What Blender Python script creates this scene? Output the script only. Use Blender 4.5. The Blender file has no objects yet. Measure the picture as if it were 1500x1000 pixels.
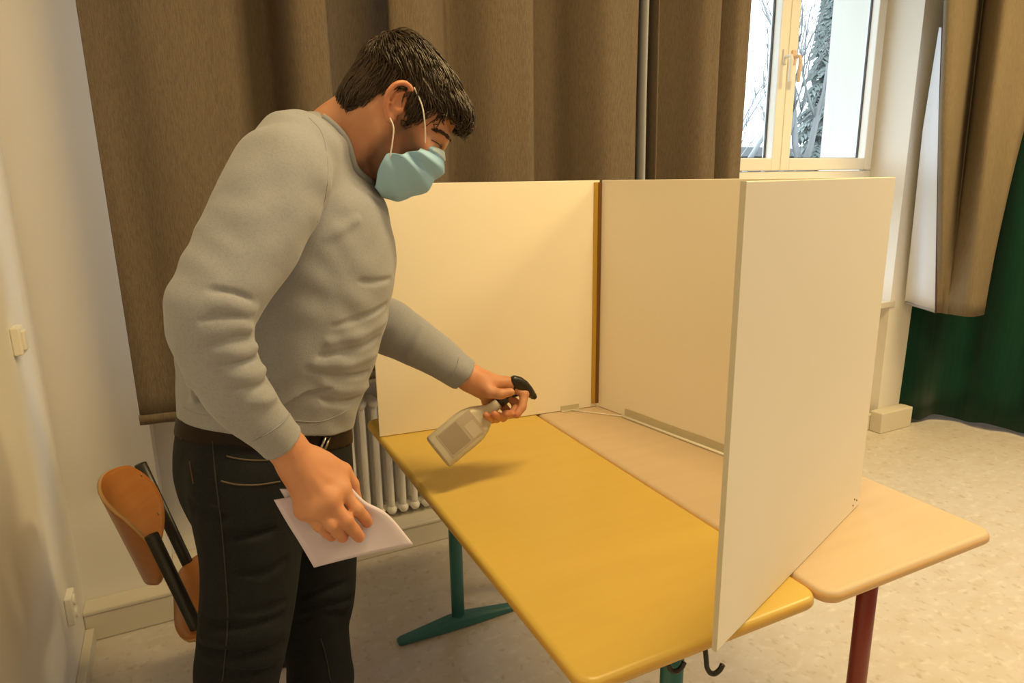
import bpy, bmesh, math, random
import numpy as np
from mathutils import Vector, Matrix
from mathutils.bvhtree import BVHTree
random.seed(7); rng = np.random.default_rng(7)
SC = bpy.context.scene
COL = SC.collection
PI = math.pi

# ---------------------------------------------------------------- camera
CAM_H, YAW, PITCH, ROLL, FPX = 1.4895, 0.4572, 0.2346, -0.0152, 995.26
def cam_axes():
    cy, sy, cp, sp = math.cos(YAW), math.sin(YAW), math.cos(PITCH), math.sin(PITCH)
    f = Vector((sy*cp, cy*cp, -sp)); r = Vector((cy, -sy, 0)); u = r.cross(f)
    c, s = math.cos(ROLL), math.sin(ROLL)
    return c*r + s*u, -s*r + c*u, f
CR, CU, CF = cam_axes()
cam = bpy.data.cameras.new('camera'); cam.sensor_width = 36; cam.lens = FPX/1500*36
cam.clip_start = 0.05; cam.clip_end = 200
co = bpy.data.objects.new('camera', cam); COL.objects.link(co)
M = Matrix((CR, CU, -CF)).transposed().to_4x4(); M.translation = (0, 0, CAM_H)
co.matrix_world = M; SC.camera = co
CP = Vector((0, 0, CAM_H))
def P(px, py, y):
    """the room point seen at photo position px, py that lies at depth y"""
    d = CF + CR*((px-750)/FPX) - CU*((py-500)/FPX)
    return CP + d*(y/d.y)
def PZ(px, py, z):
    d = CF + CR*((px-750)/FPX) - CU*((py-500)/FPX)
    return CP + d*((z-CAM_H)/d.z)
def rad(w, p):
    """half the width w (photo pixels) at point p, in metres"""
    return 0.5*w*(Vector(p)-CP).dot(CF)/FPX

# ---------------------------------------------------------------- materials
MATS = {}
def mat(name, col, rough=.6, metal=0., bump=None, noise=None, spec=.5, trans=0., sss=0., attr=None, sheen=0., coat=0.):
    if name in MATS: return MATS[name]
    m = bpy.data.materials.new(name); m.use_nodes = True; MATS[name] = m
    nt = m.node_tree; b = nt.nodes['Principled BSDF']
    b.inputs['Base Color'].default_value = (*col, 1); b.inputs['Roughness'].default_value = rough
    b.inputs['Metallic'].default_value = metal; b.inputs['Specular IOR Level'].default_value = spec
    if trans: b.inputs['Transmission Weight'].default_value = trans
    if sss:
        b.inputs['Subsurface Weight'].default_value = sss
        b.inputs['Subsurface Radius'].default_value = (1, .35, .2); b.inputs['Subsurface Scale'].default_value = .008
    if sheen: b.inputs['Sheen Weight'].default_value = sheen
    if coat: b.inputs['Coat Weight'].default_value = coat
    tc = nt.nodes.new('ShaderNodeTexCoord')
    src = None
    if attr:
        a = nt.nodes.new('ShaderNodeAttribute'); a.attribute_name = attr
        src = a.outputs['Color']
    if noise:   # list of (scale xyz, detail, colour to mix in, amount, lo, hi)
        for sc, det, c2, amt, lo, hi in noise:
            mp = nt.nodes.new('ShaderNodeMapping'); mp.inputs['Scale'].default_value = sc
            nt.links.new(tc.outputs['Object'], mp.inputs['Vector'])
            n = nt.nodes.new('ShaderNodeTexNoise'); n.inputs['Scale'].default_value = 1; n.inputs['Detail'].default_value = det
            nt.links.new(mp.outputs['Vector'], n.inputs['Vector'])
            r = nt.nodes.new('ShaderNodeMapRange'); r.inputs[1].default_value = lo; r.inputs[2].default_value = hi
            r.inputs[4].default_value = amt
            nt.links.new(n.outputs[0], r.inputs[0])
            mx = nt.nodes.new('ShaderNodeMix'); mx.data_type = 'RGBA'
            nt.links.new(r.outputs[0], mx.inputs[0])
            if src is None: mx.inputs[6].default_value = (*col, 1)
            else: nt.links.new(src, mx.inputs[6])
            mx.inputs[7].default_value = (*c2, 1)
            src = mx.outputs[2]
    if src is not None: nt.links.new(src, b.inputs['Base Color'])
    if bump:    # (scale xyz, detail, strength, distance)
        sc, det, st, dist = bump
        mp = nt.nodes.new('ShaderNodeMapping'); mp.inputs['Scale'].default_value = sc
        nt.links.new(tc.outputs['Object'], mp.inputs['Vector'])
        n = nt.nodes.new('ShaderNodeTexNoise'); n.inputs['Scale'].default_value = 1; n.inputs['Detail'].default_value = det
        nt.links.new(mp.outputs['Vector'], n.inputs['Vector'])
        bp = nt.nodes.new('ShaderNodeBump'); bp.inputs['Strength'].default_value = st; bp.inputs['Distance'].default_value = dist
        nt.links.new(n.outputs[0], bp.inputs['Height']); nt.links.new(bp.outputs[0], b.inputs['Normal'])
    return m
m_wall = mat('wall_paint', (.78, .76, .73), .85, bump=((60, 60, 60), 3, .08, .002))
m_ceil = mat('ceiling_paint', (.70, .68, .65), .9)
m_floor = mat('linoleum', (.60, .56, .52), .45, noise=[((9, 14, 9), 5, (.56, .50, .43), .8, .42, .68), ((38, 26, 30), 4, (.42, .35, .28), .75, .58, .72), ((22, 34, 20), 3, (.74, .71, .66), .6, .55, .75)])
m_duct = mat('duct_paint', (.66, .62, .53), .6)
m_win = mat('window_plastic', (.84, .83, .80), .35)
m_gasket = mat('window_gasket', (.06, .06, .07), .6)
m_rad = mat('radiator_enamel', (.78, .76, .73), .4)
m_yellow = mat('yellow_wood', (.60, .425, .092), .36, noise=[((3, 40, 3), 4, (.56, .38, .074), .35, .4, .7), ((4, 4, 4), 3, (.64, .46, .112), .4, .5, .8)])
m_yedge = mat('yellow_edge', (.60, .36, .075), .4)
m_beige = mat('beige_wood', (.56, .44, .31), .55, noise=[((3, 40, 3), 4, (.51, .40, .27), .5, .4, .7)])
m_bedge = mat('beige_edge', (.68, .44, .2), .4)
m_teal = mat('teal_steel', (.03, .15, .15), .4)
m_red = mat('red_steel', (.22, .028, .018), .38)
m_black = mat('black_plastic', (.012, .011, .011), .35)
m_board = mat('white_board', (.90, .845, .75), .5)
m_bedge2 = mat('board_edge', (.62, .58, .47), .6)
m_hinge = mat('brass_hinge', (.52, .33, .05), .38, metal=.35)
m_groove = mat('hinge_groove', (.16, .07, .012), .7)
m_tape = mat('clear_tape', (.58, .53, .40), .35)
m_white = mat('white_plastic', (.82, .80, .74), .4)
m_curt = mat('curtain_weave', (.168, .131, .096), .92, spec=.15, noise=[((420, 420, 40), 3, (.098, .076, .057), .6, .40, .65), ((600, 600, 200), 2, (.25, .21, .17), .4, .55, .75)], bump=((500, 500, 120), 2, .25, .001))
m_curt2 = mat('curtain_weave_tan', (.20, .160, .108), .92, spec=.15, noise=[((420, 420, 22), 2, (.15, .115, .075), .6, .42, .62)], bump=((500, 500, 120), 2, .25, .001))
m_lining = mat('curtain_lining', (.66, .67, .72), .85)
m_hem = mat('hem_tape', (.30, .30, .33), .85)
m_green = mat('green_velour', (.002, .036, .022), .9, spec=.15, noise=[((60, 60, 3), 3, (.0015, .022, .014), .7, .4, .7)], sheen=.15)
m_knit = mat('grey_knit', (.30, .315, .37), .95, spec=.12, noise=[((300, 300, 300), 2, (.245, .26, .31), .6, .45, .7)], bump=((500, 500, 700), 2, .35, .0012), sheen=.2)
m_rib = mat('grey_rib_knit', (.27, .29, .35), .95, spec=.12, bump=((700, 700, 200), 2, .4, .001), sheen=.2)
m_jean = mat('dark_denim', (.009, .011, .014), .85, spec=.2, noise=[((8, 8, 5), 4, (.018, .021, .025), .7, .45, .75), ((500, 500, 300), 2, (.02, .025, .032), .5, .5, .7)], bump=((600, 600, 400), 2, .3, .001))
m_stitch = mat('pocket_stitch', (.10, .075, .055), .8)
m_belt = mat('brown_leather', (.013, .0055, .004), .55, spec=.2)
m_steel = mat('buckle_steel', (.55, .53, .48), .3, metal=1)
m_skin = mat('skin', (.56, .27, .155), .5, sss=.12, attr='tint', bump=((260, 260, 260), 3, .12, .001), noise=[((18, 18, 18), 3, (.47, .17, .09), .4, .45, .75)])
m_hair = mat('dark_hair', (.033, .019, .0105), .42, noise=[((60, 60, 60), 2, (.055, .032, .016), .7, .5, .75)])
m_mask = mat('mask_fabric', (.33, .57, .84), .85, spec=.2)
m_maskband = mat('mask_band', (.50, .66, .80), .85)
m_elastic = mat('mask_elastic', (.80, .78, .76), .8)
m_eye = mat('eye_white', (.7, .66, .6), .25)
m_iris = mat('eye_iris', (.03, .018, .01), .2)
m_nail = mat('finger_nail', (.62, .33, .22), .3)
m_paper = mat('lilac_paper', (.60, .55, .72), .8)
m_bottle = mat('bottle_plastic', (.72, .68, .60), .35, trans=.35, spec=.4)
m_label = mat('bottle_label', (.42, .36, .29), .5)
m_label2 = mat('bottle_label_print', (.30, .25, .20), .5)
m_ply = mat('chair_plywood', (.40, .155, .035), .32, noise=[((6, 6, 60), 4, (.31, .105, .02), .6, .4, .7)])
m_plyedge = mat('chair_ply_edge', (.50, .30, .13), .5)
m_shoe = mat('dark_shoe', (.02, .016, .014), .5)
m_trunk2 = mat('hazed_bark', (.42, .43, .44), .9)  # bark lightened further, haze put into its colour
m_trunk = mat('bare_bark', (.22, .22, .22), .9)  # bark colour raised towards grey for the haze outside
m_fir = mat('fir_needles', (.26, .29, .28), .9, noise=[((3, 3, 3), 3, (.36, .39, .38), .7, .4, .7)])  # needles greyed and lightened: haze and glare painted into the colour
m_house = mat('house_wall', (.10, .10, .10), .9)
m_roof = mat('house_roof', (.04, .04, .045), .9)
m_ground = mat('winter_grass', (.07, .08, .05), .95)
def glass_mat():
    m = bpy.data.materials.new('window_glass'); m.use_nodes = True; nt = m.node_tree
    for n in list(nt.nodes):
        if n.type != 'OUTPUT_MATERIAL': nt.nodes.remove(n)
    o = [n for n in nt.nodes if n.type == 'OUTPUT_MATERIAL'][0]
    t = nt.nodes.new('ShaderNodeBsdfTransparent'); t.inputs[0].default_value = (.93, .97, .97, 1)
    g = nt.nodes.new('ShaderNodeBsdfGlossy'); g.inputs['Roughness'].default_value = .02
    mx = nt.nodes.new('ShaderNodeMixShader'); mx.inputs[0].default_value = .05
    nt.links.new(t.outputs[0], mx.inputs[1]); nt.links.new(g.outputs[0], mx.inputs[2])
    nt.links.new(mx.outputs[0], o.inputs[0]); return m
m_glass = glass_mat()

# ---------------------------------------------------------------- object helpers
def tag(o, label=None, cat=None, group=None, kind=None):
    if label: o['label'] = label
    if cat: o['category'] = cat
    if group: o['group'] = group
    if kind: o['kind'] = kind
    return o
def empty(name, loc, label, cat, rz=0, group=None):
    o = bpy.data.objects.new(name, None); COL.objects.link(o); o.location = loc; o.rotation_euler = (0, 0, rz)
    o.empty_display_size = .05
    return tag(o, label, cat, group)
def link_mesh(name, me, m, parent=None, smooth=True):
    if m is not None: me.materials.append(m)
    o = bpy.data.objects.new(name, me); COL.objects.link(o)
    if smooth:
        me.polygons.foreach_set('use_smooth', [True]*len(me.polygons))
    if parent is not None:
        o.parent = parent
        pm = Matrix.LocRotScale(parent.location, parent.rotation_euler, parent.scale)
        if parent.parent is not None:
            g = parent.parent
            pm = Matrix.LocRotScale(g.location, g.rotation_euler, g.scale) @ pm
        me.transform(pm.inverted())
    return o
def obj(name, bm, m, parent=None, smooth=False, bevel=0, segs=2, auto=False):
    bmesh.ops.recalc_face_normals(bm, faces=bm.faces)
    me = bpy.data.meshes.new(name); bm.to_mesh(me); bm.free()
    o = link_mesh(name, me, m, parent, smooth)
    if bevel:
        md = o.modifiers.new('bevel', 'BEVEL'); md.width = bevel; md.segments = segs; md.limit_method = 'ANGLE'; md.angle_limit = .6
        md.harden_normals = False
    return o
def add_box(bm, lo, hi, mtx=None):
    vs = []
    for z in (lo[2], hi[2]):
        for x, y in ((lo[0], lo[1]), (hi[0], lo[1]), (hi[0], hi[1]), (lo[0], hi[1])):
            v = Vector((x, y, z)); vs.append(bm.verts.new(mtx @ v if mtx else v))
    for f in ((3, 2, 1, 0), (4, 5, 6, 7), (0, 1, 5, 4), (1, 2, 6, 5), (2, 3, 7, 6), (3, 0, 4, 7)):
        bm.faces.new([vs[i] for i in f])
    return vs
def box(name, lo, hi, m, parent=None, bevel=0, mtx=None):
    bm = bmesh.new(); add_box(bm, lo, hi, mtx); return obj(name, bm, m, parent, bevel=bevel)
def add_tube(bm, pts, r, n=8, flat=1.0, up=None, close=False):
    """round (or flattened) tube along pts; r a number or a list"""
    pts = [Vector(p) for p in pts]; k = len(pts)
    rs = r if isinstance(r, (list, tuple)) else [r]*k
    rings = []; prev = None
    for i, p in enumerate(pts):
        if close: t = pts[(i+1) % k]-pts[i-1]
        else: t = pts[min(i+1, k-1)]-pts[max(i-1, 0)]
        t.normalize()
        ref = up if up is not None else (prev if prev is not None else (Vector((0, 0, 1)) if abs(t.z) < .9 else Vector((1, 0, 0))))
        a = (ref - t*ref.dot(t))
        if a.length < 1e-6: a = t.orthogonal()
        a.normalize(); b = t.cross(a); prev = a
        rings.append([bm.verts.new(p + a*math.cos(2*PI*j/n)*rs[i] + b*math.sin(2*PI*j/n)*rs[i]*flat) for j in range(n)])
    for i in range(k if close else k-1):
        A, B = rings[i], rings[(i+1) % k]
        for j in range(n): bm.faces.new((A[j], A[(j+1) % n], B[(j+1) % n], B[j]))
    if not close:
        bm.faces.new(rings[0][::-1]); bm.faces.new(rings[-1])
def tube(name, pts, r, m, parent=None, n=8, flat=1.0, up=None, smooth=True, close=False):
    bm = bmesh.new(); add_tube(bm, pts, r, n, flat, up, close); return obj(name, bm, m, parent, smooth)
def add_ball(bm, c, r, mtx=None, seg=12):
    g = bmesh.ops.create_uvsphere(bm, u_segments=seg, v_segments=max(6, seg//2), radius=1)
    rr = r if isinstance(r, (tuple, list)) else (r, r, r)
    for v in g['verts']:
        q = Vector((v.co.x*rr[0], v.co.y*rr[1], v.co.z*rr[2]))
        v.co = (mtx @ q if mtx else q) + Vector(c)
def spline(pts, n=8):
    """Catmull-Rom through pts"""
    pts = [Vector(p) for p in pts]; out = []
    for i in range(len(pts)-1):
        p0, p1, p2, p3 = pts[max(i-1, 0)], pts[i], pts[i+1], pts[min(i+2, len(pts)-1)]
        for k in range(n):
            t = k/n
            out.append(.5*((2*p1)+(p2-p0)*t+(2*p0-5*p1+4*p2-p3)*t*t+(3*p1-p0-3*p2+p3)*t**3))
    out.append(pts[-1]); return out
def grid_mesh(bm, rows, closed_u=False):
    vs = [[bm.verts.new(p) for p in row] for row in rows]
    for a, b in zip(vs[:-1], vs[1:]):
        m = len(a)
        for j in range(m if closed_u else m-1): bm.faces.new((a[j], a[(j+1) % m], b[(j+1) % m], b[j]))
    return vs
def struct(o): o['kind'] = 'structure'; return o

# ================================================================ THE ROOM
XL, YP, YW, XPL, XPR, ZC = -.413, 2.49, 2.70, -.145, 3.655, 3.25   # left wall, pier front, niche wall, niche sides, ceiling
XR, YF = 7.2, -4.6
struct(box('floor', (XL-.3, YF-.2, -.1), (XR+.2, 3.0, 0), m_floor))
struct(box('ceiling', (XL-.3, YF-.2, ZC), (XR+.2, 3.1, ZC+.1), m_ceil))
struct(box('wall_left', (XL-.15, YF-.2, 0), (XL, 3.0, ZC), m_wall))
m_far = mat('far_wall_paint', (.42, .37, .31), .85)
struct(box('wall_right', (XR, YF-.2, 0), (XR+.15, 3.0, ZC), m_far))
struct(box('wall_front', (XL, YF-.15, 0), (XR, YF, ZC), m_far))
# back wall: thick piers, thinner niche wall round two windows
WX = [(.10, 1.62), (2.155, 3.655)]
SILL, WTOP, YO = .775, 3.0, 3.06
for a, b in (((XL, YP, 0), (XPL, YO, ZC)), ((XPR, YP, 0), (4.05, YO, ZC)), ((XPL, YW, 0), (XPR, YO-.06, SILL-.04))): struct(box('wall_back', a, b, m_wall))
bm = bmesh.new()
add_box(bm, (XPL, YW, SILL-.04), (WX[0][0], YO, ZC)); add_box(bm, (WX[0][1], YW, SILL-.04), (WX[1][0], YO, ZC))
add_box(bm, (WX[0][0], YW, WTOP), (WX[0][1], YO, ZC)); add_box(bm, (WX[1][0], YW, WTOP), (WX[1][1], YO, ZC))
add_box(bm, (4.05, 2.95, 0), (XR, YO, ZC))
struct(obj('wall_back', bm, m_wall))
# boxed pipe duct along the foot of the wall
bm = bmesh.new(); add_box(bm, (XL, 2.411, 0), (XPL, YP, .105)); add_box(bm, (XL-0.001, 2.407, .098), (XPL+.004, YP, .116)); struct(obj('trim_1', bm, m_duct, bevel=.006))
bm = bmesh.new(); add_box(bm, (XPL, 2.485, 0), (3.588, YW, .095)); add_box(bm, (XPL, 2.480, .09), (3.588, YW, .108)); struct(obj('trim_2', bm, m_duct, bevel=.006))
bm = bmesh.new(); add_box(bm, (3.588, 2.411, 0), (3.865, YP, .125)); struct(obj('trim_3', bm, m_duct, bevel=.006))
struct(box('baseboard_left', (XL, YF, 0), (XL+.027, 2.407, .055), m_duct, bevel=.004))
# window sill board
struct(box('trim_4', (XPL+.002, YP-.012, SILL-.035), (XPR+.03, YW+.02, SILL), mat('sill_stone', (.60, .56, .52), .5), bevel=.004))

def window(name, x0, x1):
    w = empty(name, (x0, YW, SILL), None, None); w['kind'] = 'structure'
    ya, yb = YW-.012, YW+.065
    zt = 1.512                                            # top of the transom
    bm = bmesh.new()
    add_box(bm, (x0, ya+.018, SILL), (x0+.035, yb, WTOP)); add_box(bm, (x1-.035, ya+.018, SILL), (x1, yb, WTOP))
    add_box(bm, (x0, ya+.018, WTOP-.05), (x1, yb, WTOP)); add_box(bm, (x0, ya+.018, SILL), (x1, yb, SILL+.05))
    add_box(bm, (x0, ya+.012, zt-.075), (x1, yb, zt-.004))
    obj('window_frame', bm, m_win, w, bevel=.004)
    xm = (x0+x1)/2 + .012
    for a, b in ((x0+.022, xm-.002), (xm+.002, x1-.02)):
        right = a > xm-.01
        for z0, z1, nm in ((zt, WTOP-.03, 'sash'), (SILL+.03, zt-.06, 'lower_sash')):
            bm = bmesh.new(); s = .062
            add_box(bm, (a, ya, z0), (a+s, yb-.005, z1)); add_box(bm, (b-s, ya, z0), (b, yb-.005, z1))
            add_box(bm, (a+s, ya, z0), (b-s, yb-.005, z0+.064)); add_box(bm, (a+s, ya, z1-.064), (b-s, yb-.005, z1))
            so = obj(nm, bm, m_win, w, bevel=.005)
            bm = bmesh.new(); g = .006; q = s
            for lo, hi in (((a+q, 0, z0+q), (a+q+g, 0, z1-q)), ((b-q-g, 0, z0+q), (b-q, 0, z1-q)), ((a+q, 0, z0+q), (b-q, 0, z0+q+g)), ((a+q, 0, z1-q-g), (b-q, 0, z1-q))):
                add_box(bm, (lo[0], YW+.034, lo[2]), (hi[0], YW+.044, hi[2]))
            obj('gasket', bm, m_gasket, so)
            bm = bmesh.new(); bm.faces.new([bm.verts.new(v) for v in ((a+s-.01, YW+.039, z0+.05), (b-s+.01, YW+.039, z0+.05), (b-s+.01, YW+.039, z1-.05), (a+s-.01, YW+.039, z1-.05))]); obj('glass', bm, m_glass, so)
            if nm == 'sash':
                hx = (a+.03 if right else b-.028); hz = zt+.56
                bm = bmesh.new(); add_box(bm, (hx-.014, ya-.010, hz-.035), (hx+.014, ya, hz+.035))
                add_tube(bm, [(hx, ya-.005, hz), (hx, ya-.045, hz), (hx, ya-.05, hz-.02), (hx, ya-.046, hz-.125)], [.009, .009, .0105, .009], 8)
                obj('handle', bm, mat('handle_white', (.80, .78, .74), .35) if not right else mat('handle_tan', (.72, .55, .40), .35), so, bevel=.002)
window('window_1', *WX[1]); window('window_2', *WX[0])

# ---------------------------------------------------------------- outdoors
struct(box('ground', (-60, 3.2, -2.3), (90, 90, -2.2), m_ground))
def branch_tree(base, h, seed):
    r = random.Random(seed); bm = bmesh.new()
    def grow(p, d, ln, rd, lev):
        pts = [p]; q = p.copy(); dd = d.copy()
        for i in range(4):
            dd = (dd + Vector((r.uniform(-1, 1), r.uniform(-1, 1), r.uniform(-.3, .6)))*.16).normalized(); q = q+dd*ln/4; pts.append(q.copy())
        add_tube(bm, pts, [rd*(1-.13*i) for i in range(5)], 5 if lev < 2 else 3)
        if lev >= 4: return
        for k in range(3 if lev else 4):
            s = pts[r.choice((2, 3, 4))]; a = r.uniform(0, 2*PI)
            nd = (dd + Vector((math.cos(a), math.sin(a), r.uniform(.1, .7)))*r.uniform(.5, .9)).normalized()
            grow(s, nd, ln*r.uniform(.55, .75), rd*.5, lev+1)
    grow(Vector(base), Vector((0, 0, 1)), h*.42, .17, 0)
    return bm
def rayp(px, py, y): return P(px, py, y)
for (px, y, h, sd, lab) in ((1170, 11., 9.0, 8, 'bare leafless tree with dark forking trunk outside the right window sash'),
                            (1098, 16., 9.5, 11, 'haze-lightened bare tree outside the left window sash'),):
    b = rayp(px, 225, y); b.z = -2.2
    t = empty('bare_tree', b, lab, 'tree')
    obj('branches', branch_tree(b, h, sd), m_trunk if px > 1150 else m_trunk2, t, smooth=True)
def fir(px, y, h, w, lab):
    b = rayp(px, 225, y); b.z = -2.2
    t = empty('fir_tree', b, lab, 'tree')
    tube('trunk', [b, b+Vector((0, 0, h*.95))], [.16, .03], m_trunk, t, 8)
    r = random.Random(5); bm = bmesh.new()
    for k in range(330):
        f = k/330; z = .5 + f*(h-.5); R = w*(1-f)**.75*r.uniform(.6, 1.08)+.05; a = r.uniform(0, 2*PI)
        d = Vector((math.cos(a), math.sin(a), 0)); s = Vector((-d.y, d.x, 0)); n = 7
        tip = b + Vector((0, 0, z)) + d*R + Vector((0, 0, -R*.25))
        for i in range(n):                                # drooping twigs along the bough
            g = (i+1)/n; p = (b+Vector((0, 0, z))).lerp(tip, g); p.z += .12*math.sin(g*PI)
            L = .26*(1-.45*g)+.08
            for sg in (-1, 1):
                q = p + s*sg*L + d*L*.5 + Vector((0, 0, -L*.7*r.uniform(.5, 1.3)))
                m = (p+q)/2 + Vector((0, 0, .03))
                v = [bm.verts.new(x) for x in (p+d*.05, m+d*.06, q, m-d*.06)]
                v2 = bm.verts.new(m-Vector((0, 0, .09)))
                bm.faces.new((v[0], v[1], v2)); bm.faces.new((v[1], v[2], v2)); bm.faces.new((v[2], v[3], v2)); bm.faces.new((v[3], v[0], v2)); bm.faces.new(v)
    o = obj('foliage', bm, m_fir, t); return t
fir(1204, 12.5, 8.2, .95, 'tall haze-greyed fir tree outside beside the window reveal')
hb = rayp(1118, 232, 30)
h = empty('house', (hb.x, 30, -2.2), 'low house with a dark roof far outside the left sash', 'house')
box('house_wall', (hb.x-4.5, 30, -2.2), (hb.x+4.6, 36, hb.z+.12), m_house, h)
bm = bmesh.new(); z0 = hb.z+.1
for x in (hb.x-5, hb.x+5):
    pass
vs = [bm.verts.new(p) for p in ((hb.x-5, 29.6, z0), (hb.x+5, 29.6, z0), (hb.x+5, 33, z0+.7), (hb.x-5, 33, z0+.7), (hb.x-5, 36.4, z0), (hb.x+5, 36.4, z0))]
for f in ((0, 1, 2, 3), (3, 2, 5, 4), (0, 3, 4), (1, 5, 2), (0, 4, 5, 1)): bm.faces.new([vs[i] for i in f])
obj('roof', bm, m_roof, h)

# ---------------------------------------------------------------- radiator
ra = empty('radiator', (.45, 2.6, 0), 'white column radiator on the wall behind the man, under the curtain', 'radiator')
NS, PT = 24, .0505
for i in range(NS):
    x = .34+i*PT; bm = bmesh.new()
    for y in (2.575, 2.635):
        add_tube(bm, spline([(x, y, .15), (x, y, .18), (x, y, .60), (x, y, .625)], 3), [.012, .0125, .013, .0135, .0138, .0138, .0138, .0135, .0125, .012], 8, flat=.8, up=Vector((1, 0, 0)))
    for z in (.145, .625):
        add_tube(bm, [(x, 2.555, z), (x, 2.57, z), (x, 2.605, z), (x, 2.64, z), (x, 2.655, z)], [.010, .02, .0225, .02, .010], 10)
    obj('column', bm, m_rad, ra, smooth=True)
bm = bmesh.new()
for z in (.145, .625): add_tube(bm, [(.33, 2.605, z), (.33+NS*PT, 2.605, z)], .015, 10)
obj('header_pipe', bm, m_rad, ra, smooth=True)
for x in (.50, 1.35):
    for z in (.118, .595): box('bracket', (x-.012, 2.6, z), (x+.012, YW-.001, z+.02), m_rad, ra)

# ---------------------------------------------------------------- curtains
def profile_pts(keys, y0, row=130, n=6):
    pts = [(P(px, row, y0+dy).x if False else P(px, row, y0).x, y0+dy) for px, dy in keys]
    return spline([(x, y, 0) for x, y in pts], n)
def drape(name, prof, z0, z1, m, parent, thick=.003, sway=.012, nz=26, hem=True):
    bm = bmesh.new(); rows = []
    for k in range(nz+1):
        f = k/nz; z = z0+(z1-z0)*f
        row = []
        for i, p in enumerate(prof):
            s = 1+.06*(1-f)*math.sin(i*.05+1.3*f*3)
            yc = sum(q.y for q in prof)/len(prof)
            row.append((p.x + sway*.25*math.sin(z*2.1+i*.13), yc+(p.y-yc)*s + sway*.3*math.sin(z*3.3+i*.2), z))
        rows.append(row)
    grid_mesh(bm, rows)
    o = obj(name, bm, m, parent, smooth=True)
    md = o.modifiers.new('thick', 'SOLIDIFY'); md.thickness = thick; md.offset = 0
    return o
def behind(prof, d):
    """a looser sheet that hangs just behind the deepest folds nearby"""
    xs = sorted(p.x for p in prof); x0, x1 = xs[0]+.006, xs[-1]-.004; out = []
    for k in range(61):
        x = x0+(x1-x0)*k/60
        out.append(Vector((x, max(p.y for p in prof if abs(p.x-x) < .05)+d, 0)))
    return out
def hem_band(prof, z, m, parent):
    bm = bmesh.new(); rows = []
    for dz in (.0, .032):
        rows.append([(p.x, p.y-.004, z+dz) for p in prof])
    grid_mesh(bm, rows); o = obj('hem', bm, m, parent, smooth=True)
    md = o.modifiers.new('thick', 'SOLIDIFY'); md.thickness = .004; md.offset = 0
ZB, ZT = .756, 3.23
C1 = [(131, .012), (148, .006), (168, .004), (190, -.004), (215, -.022), (240, -.030), (275, -.024), (310, -.002), (345, .010), (366, .05), (384, .125), (408, .145), (419, .08), (423, -.03), (436, -.07), (460, -.075), (480, -.06), (487, .04), (500, .13), (530, .155), (575, .155), (620, .15), (650, .15)]
C2 = [(571, -.03), (574, -.055), (600, -.066), (628, -.05), (648, .0), (664, .05), (682, .02), (708, -.055), (745, -.085), (765, -.085), (772, -.03), (783, .08), (806, .148), (836, .145), (853, .04), (872, -.05), (900, -.075), (917, -.072), (922, .02), (932, .11), (947, .12), (962, .12)]
C3 = [(953, -.045), (956, .02), (966, .10), (985, .12), (1000, .05), (1010, -.045), (1022, -.075), (1033, -.075), (1036, .03), (1044, .11), (1053, .06), (1063, -.035), (1073, -.05), (1080, -.045), (1084, .0)]
c = empty('curtain', (.1, 2.4, ZB), 'grey-brown woven curtain hanging in the left corner behind the man, its bottom hem showing', 'curtain')
p1 = profile_pts(C1, 2.32); drape('fabric', p1, ZB, ZT, m_curt, c); drape('lining', behind(p1, .014), ZB+.034, ZT, m_lining, c, .001)['label'] = 'white lining at the back'; hem_band([q+Vector((0, -.002, 0)) for q in p1], ZB, m_curt, c)
c = empty('curtain', (1.2, 2.38, ZB), 'wide grey-brown curtain behind the man\'s head and the back panel of the voting booth', 'curtain')
p2 = profile_pts(C2, 2.32); drape('fabric', p2, ZB, ZT, m_curt, c); drape('lining', behind(p2, .014), ZB+.034, ZT, m_lining, c, .001)['label'] = 'white lining at the back'
c = empty('curtain', (2.1, 2.38, ZB), 'narrow bunched grey-brown curtain touching the window\'s left side, pale lining strip at its left edge', 'curtain')
p3 = profile_pts(C3, 2.32); drape('fabric', p3, ZB, ZT, m_curt, c)
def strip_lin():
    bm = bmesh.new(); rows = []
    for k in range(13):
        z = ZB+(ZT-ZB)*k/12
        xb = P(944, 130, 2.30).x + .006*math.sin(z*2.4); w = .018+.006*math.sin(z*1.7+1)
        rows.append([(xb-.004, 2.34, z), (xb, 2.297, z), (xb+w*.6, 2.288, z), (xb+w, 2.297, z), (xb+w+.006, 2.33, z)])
    grid_mesh(bm, rows); o = obj('lining', bm, mat('lining_shaded', (.34, .36, .43), .85), c, smooth=True); o['label'] = 'white lining edge with shade put into its colour'  # white lining, darkened in its colour to stand for shade
    md = o.modifiers.new('thick', 'SOLIDIFY'); md.thickness = .003
strip_lin()
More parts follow.
